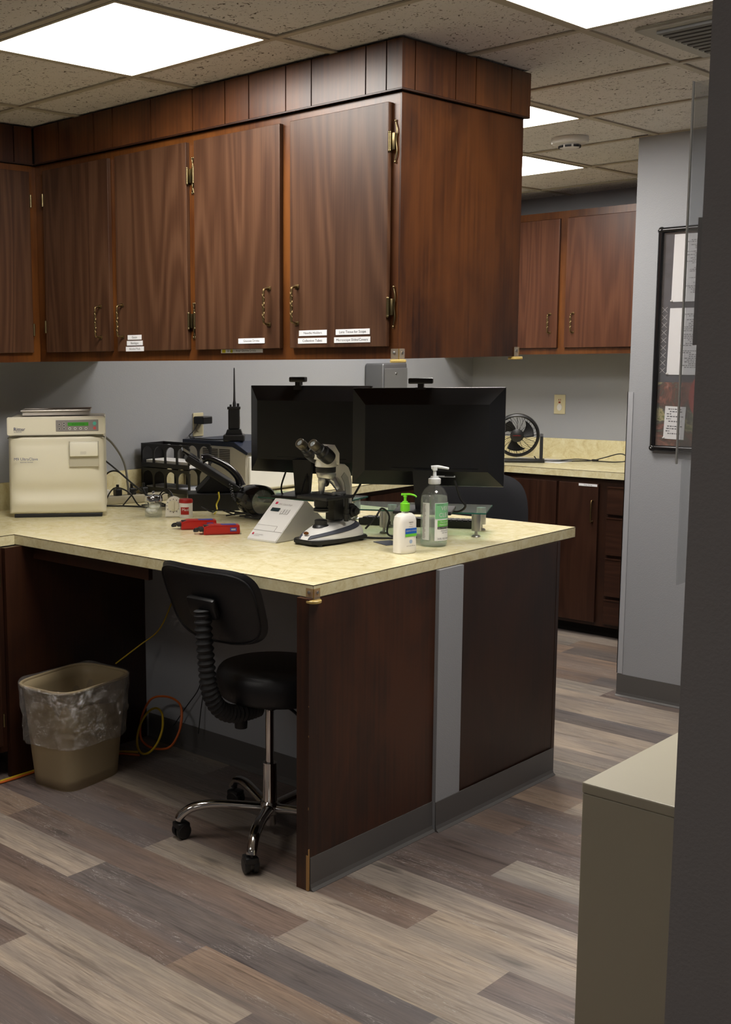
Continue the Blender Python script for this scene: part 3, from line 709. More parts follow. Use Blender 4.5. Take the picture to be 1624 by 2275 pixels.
# ------------------------------------------------------------ printer, radio, trays
t = thing('laser_printer', 'grey and white laser printer with navy top, left of the monitors', 'printer', (-1.82, 1.68, .9145))
obj('body', MB().prism([(-2.03, .922), (-1.62, .922), (-1.615, 1.10), (-1.70, 1.135), (-2.03, 1.135)], 1.475, 1.905, 'y', bev=.004), simple('printer_grey', (.56, .54, .49), .45), t, W=True)
obj('front_cover', box(-1.6195, -1.603, 1.485, 1.895, .93, 1.09, bev=.006), simple('printer_white', (.76, .76, .74), .4), t, W=True)
obj('top_cover', MB().prism([(-2.035, 1.1355), (-1.70, 1.1355), (-1.608, 1.098), (-1.602, 1.11), (-1.69, 1.156), (-2.035, 1.156)], 1.468, 1.912, 'y', bev=.002), M_bluep, t, W=True)
v = MB()
for k in range(9): v.box(-1.90, -1.80, 1.4735, 1.4745, 1.05+k*.008, 1.054+k*.008)
for k in range(9): v.box(-1.79, -1.72, 1.4735, 1.4745, 1.05+k*.008, 1.054+k*.008)
obj('vent_slots', v, M_black_gap, t, W=True)
obj('feet', MB().box(-2.0, -1.96, 1.5, 1.53, .9143, .9215).box(-1.68, -1.65, 1.5, 1.53, .9143, .9215).box(-2.0, -1.96, 1.85, 1.88, .9143, .9215).box(-1.68, -1.65, 1.85, 1.88, .9143, .9215), M_black, t, W=True)
t = thing('radio_charger', 'black desktop charging cradle on the printer top', 'charger', (-1.735, 1.52, 1.1565), math.radians(40))
obj('cradle', box(-.05, .05, -.045, .045, 0, .032, bev=.006), M_black, t)
obj('cup', MB().prism([(-.04, .032), (.04, .032), (.032, .055), (-.032, .055)], -.03, .03, 'y', bev=.003), M_black, t)
o = obj('charger_cord', MB().tube([(-1.77, 1.49, 1.165), (-1.84, 1.49, 1.160), (-1.93, 1.485, 1.1605), (-2.01, 1.50, 1.160), (-2.03, 1.52, 1.165)], .0025), M_cable, smooth=True); tag(o, 'black cord from the radio cradle across the printer top', 'cord')
t = thing('two_way_radio', 'black handheld radio with long antenna standing in its cradle', 'radio', (-1.735, 1.52, 1.2125), math.radians(40))
obj('body', MB().box(-.027, .027, -.017, .017, 0, .095, bev=.005).box(-.031, .031, -.02, .02, .094, .107, bev=.003), M_black, t)
obj('antenna', MB().lathe([(.008, .107), (.008, .122), (.0055, .135), (.0045, .18), (.003, .285), (.001, .29)], 12, T(.002, 0, 0)), M_blackm, t, smooth=True)
obj('knob', MB().cyl(.006, .107, .122, 12, T(.019, 0, 0)), M_black, t); obj('knob', MB().cyl(.005, .107, .117, 12, T(-.016, 0, 0)), M_black, t)
obj('keypad', MB().box(.0272, .0285, -.008, .008, .02, .06), M_greyp, t)
# letter trays
t = thing('letter_tray', 'black two tier letter tray with arched side cutouts, next to the wall', 'letter tray', (-1.865, 1.255, .9145))
def arch_panel(mb, xa, xb, y, z0, z1, n=4):
    w_ = (xb-xa)/n; bar = .011
    mb.box(xa, xb, y, y+.006, z0, z0+.02); mb.box(xa, xb, y, y+.006, z1-.012, z1)
    for i in range(n+1): mb.box(xa+i*w_-bar/2, xa+i*w_+bar/2, y, y+.006, z0+.02, z1-.012)
    for i in range(n):
        c = xa+(i+.5)*w_; r = (w_-bar)/2; zt = z1-.012-r
        pts = [(c-r, z1-.0119)]+[(c-r*math.cos(a), zt+r*math.sin(a)) for a in [k*pi/12 for k in range(13)]]+[(c+r, z1-.0119)]
        mb.prism(pts, y, y+.006, 'y')
for k, zz in enumerate((.93, 1.045)):
    m = MB()
    for yy in (1.185, 1.325): arch_panel(m, -2.02, -1.705, yy, zz, zz+.11)
    m.box(-2.02, -1.705, 1.191, 1.325, zz, zz+.004); m.box(-2.026, -2.02, 1.185, 1.331, zz, zz+.11)
    obj('tier', m, M_black, t, W=True)
o = obj('paper_stack', box(-2.0, -1.715, 1.194, 1.322, 1.0495, 1.078), M_paper); tag(o, 'white papers lying in the upper letter tray', 'paper')
o = obj('paper_stack', box(-2.0, -1.715, 1.194, 1.322, .9345, .955), simple('grey_paper', (.5, .52, .58), .8)); tag(o, 'papers lying in the lower letter tray', 'paper')

# ------------------------------------------------------------ autoclave
t = thing('autoclave', 'cream tabletop steam sterilizer with green display in the counter corner', 'sterilizer', ((-1.819-1.528)/2, (.258+.546)/2, .9145), math.radians(48))
Wd = .205; H0, H1 = .014, .412
def halfw(z):
    u = (z-H0)/(H1-H0); return Wd-.006*(1-u)**2*0-.004*u*u+ (.004 if u < .85 else 0)
obj('housing', MB().box(-.194, .194, .012, .305, H0, H1-.004, bev=.008), M_cream, t, smooth=True)
# front door with gentle waves
def prof(u):  # outward bulge as height fraction
    return .012+.022*math.sin(min(1, u/.88)*pi)**.6*.6-.010*math.exp(-((u-.30)/.09)**2)+.006*math.exp(-((u-.14)/.06)**2)+(.012 if u > .6 else .012*u/.6)
def doorf(u, v):
    x = (u-.5)*2; z = H0+.002+(.317)*v; wd = .199-.004*v
    zt = z if v < .999 else z-.014*max(0, abs(x)-.72)/.28
    dep = prof(v)*(1-abs(x)**10)
    return (x*wd, .010-dep if 0 < v < 1 else .010-dep*.8, zt)
dm = MB().grid(doorf, 40, 40)
obj('door', dm, M_cream, t, smooth=True, solid=.004)
obj('control_fascia', MB().prism([(-.012, .339), (.0115, .339), (.0115, H1), (.002, H1), (-.006, .405)], -.199, .199, 'x', bev=.003), M_cream, t)
obj('door_seam', MB().tube([(-.197, -.0135, .327), (-.165, -.0145, .3355), (0, -.0150, .3365), (.165, -.0145, .3355), (.197, -.0135, .327)], .0022, 6), simple('seam_dark', (.10, .09, .06), .7), t)  # dark line marking the joint above the door
dh = obj('latch_handle', box(.055, .170, -.046, -.014, .252, .310, bev=.004), simple('latch_cream', (.80, .77, .64), .32), t, smooth=True)
obj('latch_lines', MB().box(.098, .122, -.0465, -.0457, .262, .2628).box(.098, .122, -.0465, -.0457, .266, .2668).box(.098, .122, -.0465, -.0457, .270, .2708), M_greyp, dh)
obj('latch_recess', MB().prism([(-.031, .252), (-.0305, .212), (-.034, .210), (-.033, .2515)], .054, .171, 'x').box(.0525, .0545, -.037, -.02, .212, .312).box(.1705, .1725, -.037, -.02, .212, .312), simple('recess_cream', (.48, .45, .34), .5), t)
cp = obj('control_panel', MB().box(.0, .172, -.0125, -.0105, .352, .398, bev=.001), M_greyp, t)
obj('display', MB().box(.048, .132, -.0135, -.0126, .374, .388), M_lcd, cp)
obj('display_text', MB().add(text('SELECT CYCLE', .008), FY((.09, -.0138, .381))), simple('lcd_ink', (.01, .04, .01), .5), cp)
for x, z, c in ((.014, .381, M_greyp), (.033, .385, M_greyp), (.033, .375, M_greyp), (.014, .363, M_greyp), (.033, .363, M_greyp), (.056, .363, M_white), (.078, .363, M_white), (.100, .363, M_white), (.122, .363, M_white)):
    obj('button', MB().cyl(.0052, 0, .0012, 16, FY((x, -.0125, z))), simple('button_grey', (.36, .34, .33), .5) if c is M_greyp else M_white, cp)
    obj('button_mark', MB().cyl(.0028, 0, .0006, 8, FY((x, -.0138, z))), M_ink, cp)
obj('button', MB().cyl(.008, 0, .0014, 6, FY((.157, -.0125, .383))), simple('teal_button', (.10, .48, .38), .4), cp)
obj('button', MB().cyl(.0062, 0, .0014, 8, FY((.157, -.0125, .364))), simple('red_button', (.62, .10, .10), .4), cp)
obj('lettering', MB().add(text('Ritter', .020, 'LEFT'), FY((-.172, -.0128, .363))).add(text('by MIDMARK', .0055, 'LEFT'), FY((-.170, -.0128, .352))), M_inkb, t)
obj('lettering', MB().add(text('M9 UltraClave', .0165, 'LEFT'), FY((-.172, -.0362, .243))).add(text('Automatic Sterilizer', .0065, 'LEFT'), FY((-.147, -.0362, .231))), M_inkb, t)
obj('foot', MB().box(-.18, .18, .0, .29, .0, .0139, bev=.002), M_black, t)
t = thing('instrument_tray', 'shallow steel tray lying on top of the sterilizer', 'tray', (-1.812, .518, 1.3275), math.radians(48))
pan = MB(); dt = simple('dull_tray', (.45, .42, .38), .35, .8); dw = simple('tray_inner', (.52, .48, .43), .45)
pan.box(-.135, .135, -.085, .085, 0, .003).box(-.138, .138, -.088, -.085, 0, .017).box(-.138, .138, .085, .088, 0, .017).box(-.138, -.135, -.085, .085, 0, .017).box(.135, .138, -.085, .085, 0, .017)
pt_ = obj('pan', pan, dw, t)
obj('rim', MB().tube([(-.142, -.092, .019), (.142, -.092, .019), (.142, .092, .019), (-.142, .092, .019)], .0042, 8, cyc=True, smooth=False), dt, pt_, smooth=True)

# ------------------------------------------------------------ small things on the counter
def place(px): return px
t = thing('cotton_jar', 'small glass jar with chrome lid full of white cotton', 'jar', (-1.385, .668, .9145))
obj('glass', MB().lathe([(.0335, .0005), (.036, .004), (.036, .062), (.034, .062), (.034, .006), (.001, .004)], 36), M_bottle, t, smooth=True)
cb_ = MB()
for k in range(16):
    a = random.uniform(0, 2*pi); r = random.uniform(0, .018); cb_.sphere(.015, (r*math.cos(a), r*math.sin(a), .018+.028*random.random()), (1, 1, .8), 12)
obj('cotton', cb_, simple('cotton', (.82, .81, .77), .95), t, smooth=True)
ld = obj('lid', MB().lathe([(.0355, .0625), (.0375, .064), (.0375, .082), (.034, .087), (.001, .090)], 36), M_chrome, t, smooth=True)
obj('knob', MB().lathe([(.003, .089), (.003, .094), (.006, .098), (.005, .104), (.001, .106)], 16), M_chrome, ld, smooth=True)
t = thing('kitchen_timer', 'white round topped mechanical timer behind the red lidded tub', 'timer', (-1.322, .722, .9145), math.radians(42))
arc = [(-.034, 0), (-.031, .045)]+[(-.031*math.cos(a), .052+.031*math.sin(a)) for a in [k*pi/14 for k in range(1, 14)]]+[(.031, .045), (.034, 0)]
obj('body', MB().prism(arc, -.018, .018, 'y', bev=.004), M_cream if False else simple('timer_white', (.72, .69, .60), .4), t, smooth=True)
dm_ = FY((0, -.0183, .047))
dl = obj('dial', MB().lathe([(.023, 0), (.022, .003), (.001, .003)], 32, dm_).box(-.004, .004, -.016, .016, .003, .011, bev=.0015, mtx=dm_), simple('dial_cream', (.66, .62, .47), .4), t, smooth=True)
nm = MB()
for k in range(12):
    a = k*pi/6; nm.box(-.0012, .0012, .0245, .029, -.0001, .0006, mtx=dm_ @ rot(a, 'Z'))
obj('dial_marks', nm, M_ink, t)
t = thing('white_tub', 'small white tub with red lid and red label', 'tub', (-1.272, .742, .9145), math.radians(40))
obj('tub', MB().lathe([(.026, 0), (.0275, .003), (.0275, .062), (.026, .062)], 32), simple('tub_white', (.80, .78, .74), .4), t, smooth=True)
obj('lid', MB().lathe([(.0285, .0605), (.0285, .070), (.026, .075), (.001, .077)], 32), M_red, t, smooth=True)
def wrap(bm, r, a0):  # wrap flat geometry round a cylinder
    for v in bm.verts:
        a = a0+v.co.x/r; z = v.co.y; v.co = Vector((r*math.sin(a), -r*math.cos(a), z))
    return bm
def patch(r, a0, a1, z0, z1, n=14, rfun=None):
    m = MB(); m.grid(lambda u, v: ((r)*math.sin(a0+(a1-a0)*u), -(r)*math.cos(a0+(a1-a0)*u), z0+(z1-z0)*v), n, 1); return m
obj('label_patch', patch(.0279, -.75, .55, .014, .044), M_red, t, smooth=True)
b2 = text('Meds', .016); bmesh.ops.translate(b2, verts=b2.verts, vec=(0, .034, 0)); obj('lettering', wrap(b2, .0282, .1), M_white, t)
def meter(lb, loc, a):
    t = thing('test_meter', lb, 'meter', loc, a, 'red handheld meters')
    obj('body', MB().prism([(-.066, 0), (.066, 0), (.068, .010), (.066, .033), (-.040, .036), (-.066, .028)], -.028, .028, 'y', bev=.005), M_red, t, smooth=True)
    obj('top_label', MB().box(.0, .055, -.016, .016, .0338, .0352, bev=.0006), simple('blue_purple', (.05, .05, .26), .4), t)
    sc = obj('side_label', MB().box(.030, .054, -.0292, -.0280, .012, .026), simple('blue_purple', (.05, .05, .26), .4), t); obj('side_window', MB().box(.034, .050, -.0298, -.0292, .016, .022), simple('pale_window', (.35, .38, .38), .4), sc)
    obj('strap_clip', MB().box(-.082, -.064, -.022, .022, .012, .026, bev=.003).box(-.064, -.030, -.014, .014, .0295, .034, bev=.002).tube([(-.078, .010, .02), (-.092, .016, .018), (-.098, .004, .012), (-.084, -.004, .014)], .004), M_black, t)
meter('red handheld meter with black clip, the one farther back', (-1.015, .555, .9145), math.radians(52))
meter('red handheld meter with black clip, the one nearer the counter edge', (-.862, .520, .9145), math.radians(52))

# wedge shaped controller
t = thing('centrifuge_controller', 'white wedge shaped instrument with small dark display left of the microscope', 'instrument', (-.633, .62, .9145))
obj('case', MB().prism([(.488, .9147), (.82, .9147), (.66, 1.045), (.640, 1.0475), (.488, .921)], -.703, -.566, 'x', bev=.002), simple('instrument_white', (.66, .65, .62), .4), t, W=True)
fd = Vector((0, .152, .1265)).normalized()
def wf(a, b_): return frame(Vector((-.633+a, .488, .9215))+fd*b_+Vector((0, -.6396, .7687))*.0006, (1, 0, 0), fd)
wm = wf(0, 0)
obj('display', MB().box(-.050, -.012, .135, .151, .0005, .0015, mtx=wm), simple('display_dark', (.015, .03, .035), .3), t, W=True)
obj('keypad', MB().box(.0, .021, .139, .1395, 0, .001, mtx=wm).box(.0, .0005, .122, .1395, 0, .001, mtx=wm), M_greyp, t, W=True)
for k in range(3): obj('button', MB().box(.002+k*.012, .011+k*.012, .126, .148, .0004, .0012, mtx=wm), simple('button_pale', (.55, .54, .52), .5), t, W=True)
obj('panel_seam', MB().box(-.066, .066, .040, .0408, .0003, .0009, mtx=wm).box(-.066, .030, .066, .0664, .0003, .0009, mtx=wm).box(.0298, .0304, .040, .066, .0003, .0009, mtx=wm), M_greyp, t, W=True)
obj('logo', MB().box(-.050, -.040, .170, .180, .0004, .0012, mtx=wm).box(-.058, -.051, .018, .026, .0004, .0012, mtx=wm), simple('logo_red', (.50, .02, .06), .5), t, W=True)
obj('lettering', MB().add(text('QBC Centrifuge', .010, 'LEFT'), wm @ T(-.036, .171, .0008)).add(text('CLAY ADAMS', .006, 'LEFT'), wm @ T(-.044, .020, .0008)).add(text('DIVISION', .006, 'LEFT'), wm @ T(-.044, .013, .0008)), M_greyp, t, W=True)

# microscope -------------------------------------------------------
t = thing('microscope', 'white and grey binocular microscope standing near the counter edge', 'microscope', (-.455, .645, .9145), math.radians(-4))
bp_ = [(-.042, -.135), (.042, -.135), (.062, -.115), (.070, -.03), (.070, .115), (.060, .128), (-.060, .128), (-.070, .115), (-.070, -.03), (-.062, -.115)]
obj('base_tray', MB().prism(bp_, .006, .020, 'z', bev=.003), M_black, t)
for x in (-.05, .05):
    for y in (-.105, .105): obj('foot', MB().cyl(.010, 0, .006, 16, T(x, y, 0)), M_black, t)
def basef(u, v):
    a = 2*pi*u; e_ = .55
    cx = math.copysign(abs(math.cos(a))**e_, math.cos(a)); cy = math.copysign(abs(math.sin(a))**e_, math.sin(a))
    s_ = 1-.42*v*v; y = cy*.130*s_+.012*v*(1)
    top = .030+.030*(y+.13)/.26
    z = .020+(top)*v if v < 1 else .020+top
    wx = .070 if y > -.03 else .070-.028*((-.03-y)/.10)
    return (cx*wx*s_, y, z)
bm_ = MB().grid(basef, 40, 8, closed=True)
bmesh.ops.contextual_create(bm_.bm, geom=[e for e in bm_.bm.edges if e.is_boundary and all(v.co.z > .04 for v in e.verts)])
obj('base_cover', bm_, M_white, t, smooth=True)
for sd_ in (1, -1):
    def swf(u, v, sd_=sd_):
        a = math.radians(282+135*u); lo = .04+.62*u**.8; hi = lo+.36-.12*u
        if sd_ < 0: a = pi-a
        p = Vector(basef((a/(2*pi)) % 1.0, min(.97, lo+(hi-lo)*v))); q_ = Vector((p.x, p.y, 0))
        return (p.x*1.022, p.y*1.016, p.z+.0012)
    obj('side_swoosh', MB().grid(swf, 24, 6), M_navy, t, smooth=True, solid=.002)
obj('badge', MB().lathe([(.012, 0), (.011, .0018), (.001, .002)], 20, frame((0, -.118, .0415), (1, 0, 0), (0, .75, .66)) @ Matrix.Diagonal((1, .5, 1, 1))), simple('badge_gold', (.20, .07, .015), .3, .6), t, smooth=True)
obj('lamp_collar', MB().lathe([(.030, .055), (.027, .062), (.022, .066), (.022, .080), (.018, .082), (.001, .082)], 28, T(0, -.045, 0)), M_black, t, smooth=True)
arm = [(.050, .052), (.050, .17), (.047, .195), (.038, .214), (.022, .228), (.0, .233), (-.03, .234), (-.03, .264), (.03, .272), (.058, .268), (.078, .255), (.090, .234), (.096, .205), (.096, .052)]
obj('arm', MB().prism(arm[::-1], -.018, .018, 'x', bev=.004), M_white, t, smooth=True)
obj('arm_recess', MB().prism([(.058, .12), (.057, .175), (.052, .202), (.036, .226), (.052, .240), (.070, .222), (.080, .19), (.082, .12)], .0182, .0205, 'x'), simple('recess_grey', (.42, .43, .42), .4), t)
obj('stage_bracket', MB().box(-.022, .022, .0, .0495, .075, .155, bev=.004), M_black, t)
for s in (-1, 1):
    kb = obj('focus_knob', MB().lathe([(.001, 0), (.024, 0), (.026, .003), (.026, .016), (.020, .018), (.020, .030), (.013, .032), (.013, .043), (.001, .044)], 32, frame((s*.0185, .072, .105), (0, s, 0), (0, 0, 1))), M_black, t, smooth=True)
stg = obj('stage', MB().box(-.068, .072, -.095, .040, .156, .166, bev=.002), M_black, t)
obj('slide_holder', MB().box(-.05, .062, -.014, .002, .1665, .172, bev=.001).box(.035, .048, -.03, .03, .1665, .180, bev=.002).tube([(-.045, -.01, .172), (-.055, -.035, .171), (-.04, -.05, .170)], .0022).cyl(.010, .1665, .173, 16, T(-.035, -.008, 0)), M_steel, stg, smooth=True)
obj('stage_knob', MB().cyl(.008, .075, .155, 16, T(.058, .02, 0)).cyl(.012, .085, .100, 20, T(.058, .02, 0)).cyl(.010, .103, .118, 20, T(.058, .02, 0)), M_black, t, smooth=True)
obj('condenser', MB().lathe([(.020, .112), (.026, .116), (.026, .121), (.020, .125), (.024, .130), (.024, .150), (.018, .1555), (.001, .1555)], 28, T(0, -.045, 0)), M_black, t, smooth=True)
obj('condenser_ring', MB().lathe([(.021, .108), (.0265, .109), (.0265, .1125), (.021, .1135), (.021, .108)], 28, T(0, -.045, 0)), M_steel, t, smooth=True)
tl = T(0, -.020, .238) @ rot(math.radians(-12), 'X')
obj('nosepiece', MB().lathe([(.034, .006), (.034, -.002), (.028, -.016), (.018, -.020), (.001, -.02)], 32, tl), M_steel, t, smooth=True)
for dx, dy, ln, ax in ((0, -.020, .055, 0), (.032, .008, .048, 35), (-.018, .014, .035, -20)):
    mo = T(dx*.5, -.020+dy, .226) @ rot(math.radians(-ax), 'Y') @ rot(math.radians(-4 if ax == 0 else 12), 'X')
    obj('objective', MB().lathe([(.0135, 0), (.0135, -.016), (.0120, -.018), (.0115, -ln*.7), (.0095, -ln*.9), (.006, -ln), (.001, -ln)], 20, mo), M_steel, t, smooth=True)
obj('collar', MB().lathe([(.034, .245), (.035, .249), (.035, .262), (.030, .265)], 32, T(0, -.022, 0)), M_black, t, smooth=True)
hd = T(0, -.022, .262)
obj('head', MB().lathe([(.030, 0), (.037, .004), (.037, .024), (.033, .040), (.001, .041)], 32, hd).prism([(-.045, .030), (.038, .006), (.038, .048), (.014, .078), (-.022, .078), (-.052, .060)], -.032, .032, 'x', bev=.004, mtx=hd), simple('scope_white', (.76, .75, .70), .3), t, smooth=True)
ed = Vector((0, -math.cos(math.radians(33)), math.sin(math.radians(33))))
for s in (-1, 1):
    mo = frame((s*.030, -.045, .302), (1, 0, 0), ed.cross(Vector((1, 0, 0))))
    et = obj('eye_tube', MB().lathe([(.024, -.012), (.026, 0), (.026, .030), (.021, .034), (.021, .050), (.0175, .052), (.0175, .066)], 28, mo), M_black, t, smooth=True)
    obj('eyepiece', MB().lathe([(.0165, .066), (.0175, .068), (.0175, .088), (.0165, .092), (.011, .092), (.009, .088)], 28, mo), simple('eyepiece_bronze', (.10, .085, .06), .35, .5), et, smooth=True)
    obj('eye_lens', MB().lathe([(.0095, .089), (.006, .0905), (.001, .091)], 20, mo), simple('lens_glass', (.25, .27, .27), .05, spec=1), et, smooth=True)
o = obj('power_cord', MB().tube([(-.40, .775, .95), (-.375, .80, .99), (-.37, .83, 1.02), (-.36, .86, .99), (-.36, .85, .93), (-.33, .87, .918), (-.27, .90, .918)], .0035), M_cable, t, W=True, smooth=True)

# bottles ----------------------------------------------------------
t = thing('lotion_bottle', 'white lotion bottle with bright green pump', 'bottle', (-.128, .625, .9145), math.radians(78))
e_ = .72
obj('bottle_body', MB().lathe([(.036, 0), (.040, .004), (.0405, .02), (.0400, .105), (.036, .122), (.024, .131), (.013, .133), (.012, .140)], 48, None, 1, .62, e_), simple('lotion_white', (.80, .77, .72), .35), t, smooth=True)
pp = obj('pump', MB().lathe([(.0145, .138), (.0155, .139), (.0155, .163), (.0135, .165), (.009, .166), (.009, .170), (.0045, .171), (.004, .188)], 24), M_green, t, smooth=True)
nd = rot(math.radians(-78+20), 'Z')
obj('spout', MB().tube([nd @ Vector((-.012, 0, .192)), nd @ Vector((0, 0, .193)), nd @ Vector((.016, 0, .194)), nd @ Vector((.032, 0, .190)), nd @ Vector((.037, 0, .185))], lambda q: .0062-.003*q, flat=.7).cyl(.0062, .184, .194, 16), M_green, pp, smooth=True)
def fl(z, dx=0): return FY((dx, -.0257, z))
obj('label_band', MB().box(-.020, .028, -.0005, .0, 0, .018, mtx=T(0, -.0253, .066)), simple('label_blue', (.02, .12, .50), .4), t)
obj('label_band', MB().box(-.020, .028, -.0005, .0, 0, .009, mtx=T(0, -.0253, .0568)), simple('label_green', (.15, .55, .05), .4), t)
obj('lettering', MB().add(text('GENTLE LOTION', .0058), FY((.004, -.0262, .0755))), M_white, t)
obj('lettering', MB().add(text('equate', .007), FY((.004, -.0257, .104))).add(text('Beauty', .004), FY((.004, -.0257, .097))).add(text('Compare to', .0038), FY((.004, -.0257, .090))).add(text('16 FL OZ (473 mL)', .0048), FY((.004, -.0257, .026))), M_ink, t)
obj('seal_mark', MB().lathe([(.0065, 0), (.0065, .0004)], 20, FY((.004, -.0253, .040))), simple('pale_blue', (.35, .45, .65), .5), t)
t = thing('sanitizer_bottle', 'tall clear hand sanitizer pump bottle with green label', 'bottle', (-.142, .812, .9145), math.radians(50))
R = .045
obj('bottle_body', MB().lathe([(.040, 0), (.045, .005), (R, .020), (R, .155), (.042, .176), (.032, .194), (.019, .204), (.018, .216)], 48), M_bottle, t, smooth=True)
obj('gel', MB().lathe([(.040, .004), (.0435, .008), (.0435, .155), (.0410, .170), (.001, .170)], 40), M_gel, t, smooth=True)
pp = obj('pump', MB().lathe([(.019, .210), (.0205, .212), (.0205, .228), (.016, .230), (.013, .231), (.013, .236), (.006, .237), (.005, .262)], 24), simple('frosted_white', (.74, .76, .77), .3), t, smooth=True)
nd = rot(math.radians(-50+35), 'Z')
obj('spout', MB().cyl(.009, .256, .270, 18).tube([nd @ Vector((-.012, 0, .266)), nd @ Vector((.01, 0, .268)), nd @ Vector((.03, 0, .265)), nd @ Vector((.046, 0, .262))], lambda q: .006-.0022*q), simple('frosted_white', (.74, .76, .77), .3), pp, smooth=True)
obj('label_wrap', patch(R+.0004, -.22, 1.3, .022, .150, 20), M_paper, t, smooth=True)
obj('label_wrap', patch(R+.0007, -.20, 1.28, .096, .1485, 20), simple('label_leaf', (.20, .50, .25), .45, var=.3, bscale=30), t, smooth=True)
obj('label_wrap', patch(R+.0009, -.02, 1.28, .070, .092, 20), simple('label_green2', (.16, .50, .10), .45), t, smooth=True)
obj('label_wrap', patch(R+.0009, -.02, 1.28, .062, .0695, 20), M_ink, t, smooth=True)
obj('back_label', patch(R+.0004, -1.25, -.62, .024, .150, 12), simple('back_white', (.62, .64, .62), .5), t, smooth=True)
bl_ = MB()
for k in range(26): bl_.add(patch(R+.0008, -1.2, -1.0+.12*random.random(), .03+k*.0045, .0318+k*.0045, 3).bm)
obj('back_print', bl_, M_greyp, t)
def wt(par, s, size, z, a, mat, r=R+.0012):
    b = text(s, size); bmesh.ops.translate(b, verts=b.verts, vec=(0, z, 0)); obj('lettering', wrap(b, r, a), mat, par)
wt(t, 'VERY', .019, .131, .72, M_white); wt(t, 'CLEAN', .019, .109, .72, M_white)
wt(t, 'Moisturizing', .0078, .086, .62, M_white); wt(t, 'Hand Sanitizer', .0078, .077, .62, M_white); wt(t, 'KILLS MORE THAN 99.9%', .005, .0657, .62, M_white); wt(t, 'Advanced Formula', .0055, .056, .7, M_ink); wt(t, 'with Vitamin E', .0055, .049, .7, M_ink); wt(t, '24 FL OZ (709 mL)', .0075, .029, .62, M_ink)
wt(t, 'FRESH SCENT', .0045, .144, .2, M_ink)
o = obj('dark_card', MB().prism([(-.335, .735), (-.255, .70), (-.235, .765), (-.31, .80)], .9145, .9165, 'z'), M_navy); tag(o, 'dark flat card on the counter behind the lotion bottle', 'card')

# glass risers, monitors, keyboards --------------------------------
def riser(lb, loc, a, L, D, li=.035):
    t = thing('glass_riser', lb, 'monitor riser', loc, a, 'glass monitor risers')
    obj('glass_top', box(-L/2, L/2, -D/2, D/2, .084, .090, bev=.001), M_pane, t)
    obj('glass_edge', MB().box(-L/2, L/2, -D/2-.0008, -D/2-.0002, .0845, .0895).box(L/2+.0002, L/2+.0008, -D/2, D/2, .0845, .0895), simple('green_edge', (.03, .13, .10), .15), t)
    for x in (-1, 1):
        for y in (-1, 1):
            lg = obj('leg', MB().cyl(.0165, .022, .0835, 24, T(x*(L/2-(li if x < 0 else .035)), y*(D/2-.032), 0)), M_steel, t, smooth=True)
            obj('levelling_foot', MB().lathe([(.015, 0), (.016, .002), (.013, .006), (.006, .008), (.005, .022)], 20, T(x*(L/2-(li if x < 0 else .035)), y*(D/2-.032), 0)), M_steel, lg, smooth=True)
riser('glass monitor riser under the right hand monitor', (-.368, 1.05, .9145), math.radians(26), .50, .23, .14)
riser('glass monitor riser under the left hand monitor', (-.885, 1.04, .9145), math.radians(12), .42, .22)
def monitor(lb, loc, a, W_m=.53, zb=.088, zt=.435, stick=True, sx=.06):
    t = thing('monitor', lb, 'monitor', loc, a, 'black flat monitors seen from behind')
    sc = obj('screen_shell', MB().box(-W_m/2, W_m/2, -.002, .010, zb, zt, bev=.002), M_blackg, t, smooth=True)
    obj('screen', box(-W_m/2+.012, W_m/2-.012, .0102, .0110, zb+.018, zt-.012), simple('screen_off', (.01, .01, .012), .1), sc)
    x0, x1, x2, x3 = -W_m/2+.001, -W_m/2+.052, W_m/2-.052, W_m/2-.001; z0_, z1_, z2_, z3_ = zb+.001, zb+.055, zt-.058, zt-.001
    m = MB(); o_ = [m.bm.verts.new(p) for p in ((x0, -.002, z0_), (x3, -.002, z0_), (x3, -.002, z3_), (x0, -.002, z3_))]
    i_ = [m.bm.verts.new(p) for p in ((x1, -.042, z1_), (x2, -.042, z1_), (x2, -.042, z2_), (x1, -.042, z2_))]
    for k in range(4): j = (k+1) % 4; m.bm.faces.new((o_[k], o_[j], i_[j], i_[k]))
    m.bm.faces.new(i_)
    obj('back_cover', m, simple('monitor_black', (.011, .011, .012), .30), t)
    obj('ridge_line', MB().box(-.12, .18, -.0432, -.0421, zb+.065, zb+.0675), M_blackg, t)
    obj('stand_neck', MB().prism([(-.030, .010), (.030, .010), (.042, zb+.06), (-.042, zb+.06)], -.062, -.0425, 'y'), M_black, t)
    obj('stand_base', box(-.10, .10, -.13, .06, 0, .010, bev=.003), M_black, t)
    if stick:
        st = obj('sticker', box(sx, sx+.062, -.0305, -.029, zb+.034, zb+.049), simple('sticker_grey', (.55, .56, .58), .5), t)
        obj('sticker_print', box(sx+.026, sx+.058, -.0312, -.0306, zb+.036, zb+.040), M_ink, st)
    return t
monitor('black monitor seen from behind, the right and nearer one', (-.292, .985, 1.0055), math.radians(28), sx=.04)
monitor('black monitor seen from behind, the left and farther one', (-.880, 1.045, 1.0055), math.radians(12), stick=True, sx=.05)
for lb, loc, a, w_ in (('small black webcam clipped on the left monitor', (-.925, 1.03, 1.4415), 12, .07), ('small black webcam clipped on the right monitor', (-.315, .975, 1.4415), 28, .085)):
    t = thing('webcam', lb, 'webcam', loc, math.radians(a), 'webcams on the monitors')
    obj('camera_bar', box(-w_/2, w_/2, -.014, .012, .013, .033, bev=.004), M_black, t, smooth=True)
    obj('clip', MB().box(-.010, .010, -.008, .018, .0, .013).box(-.018, .018, -.0075, -.0025, -.028, .0, bev=.001), M_black, t)
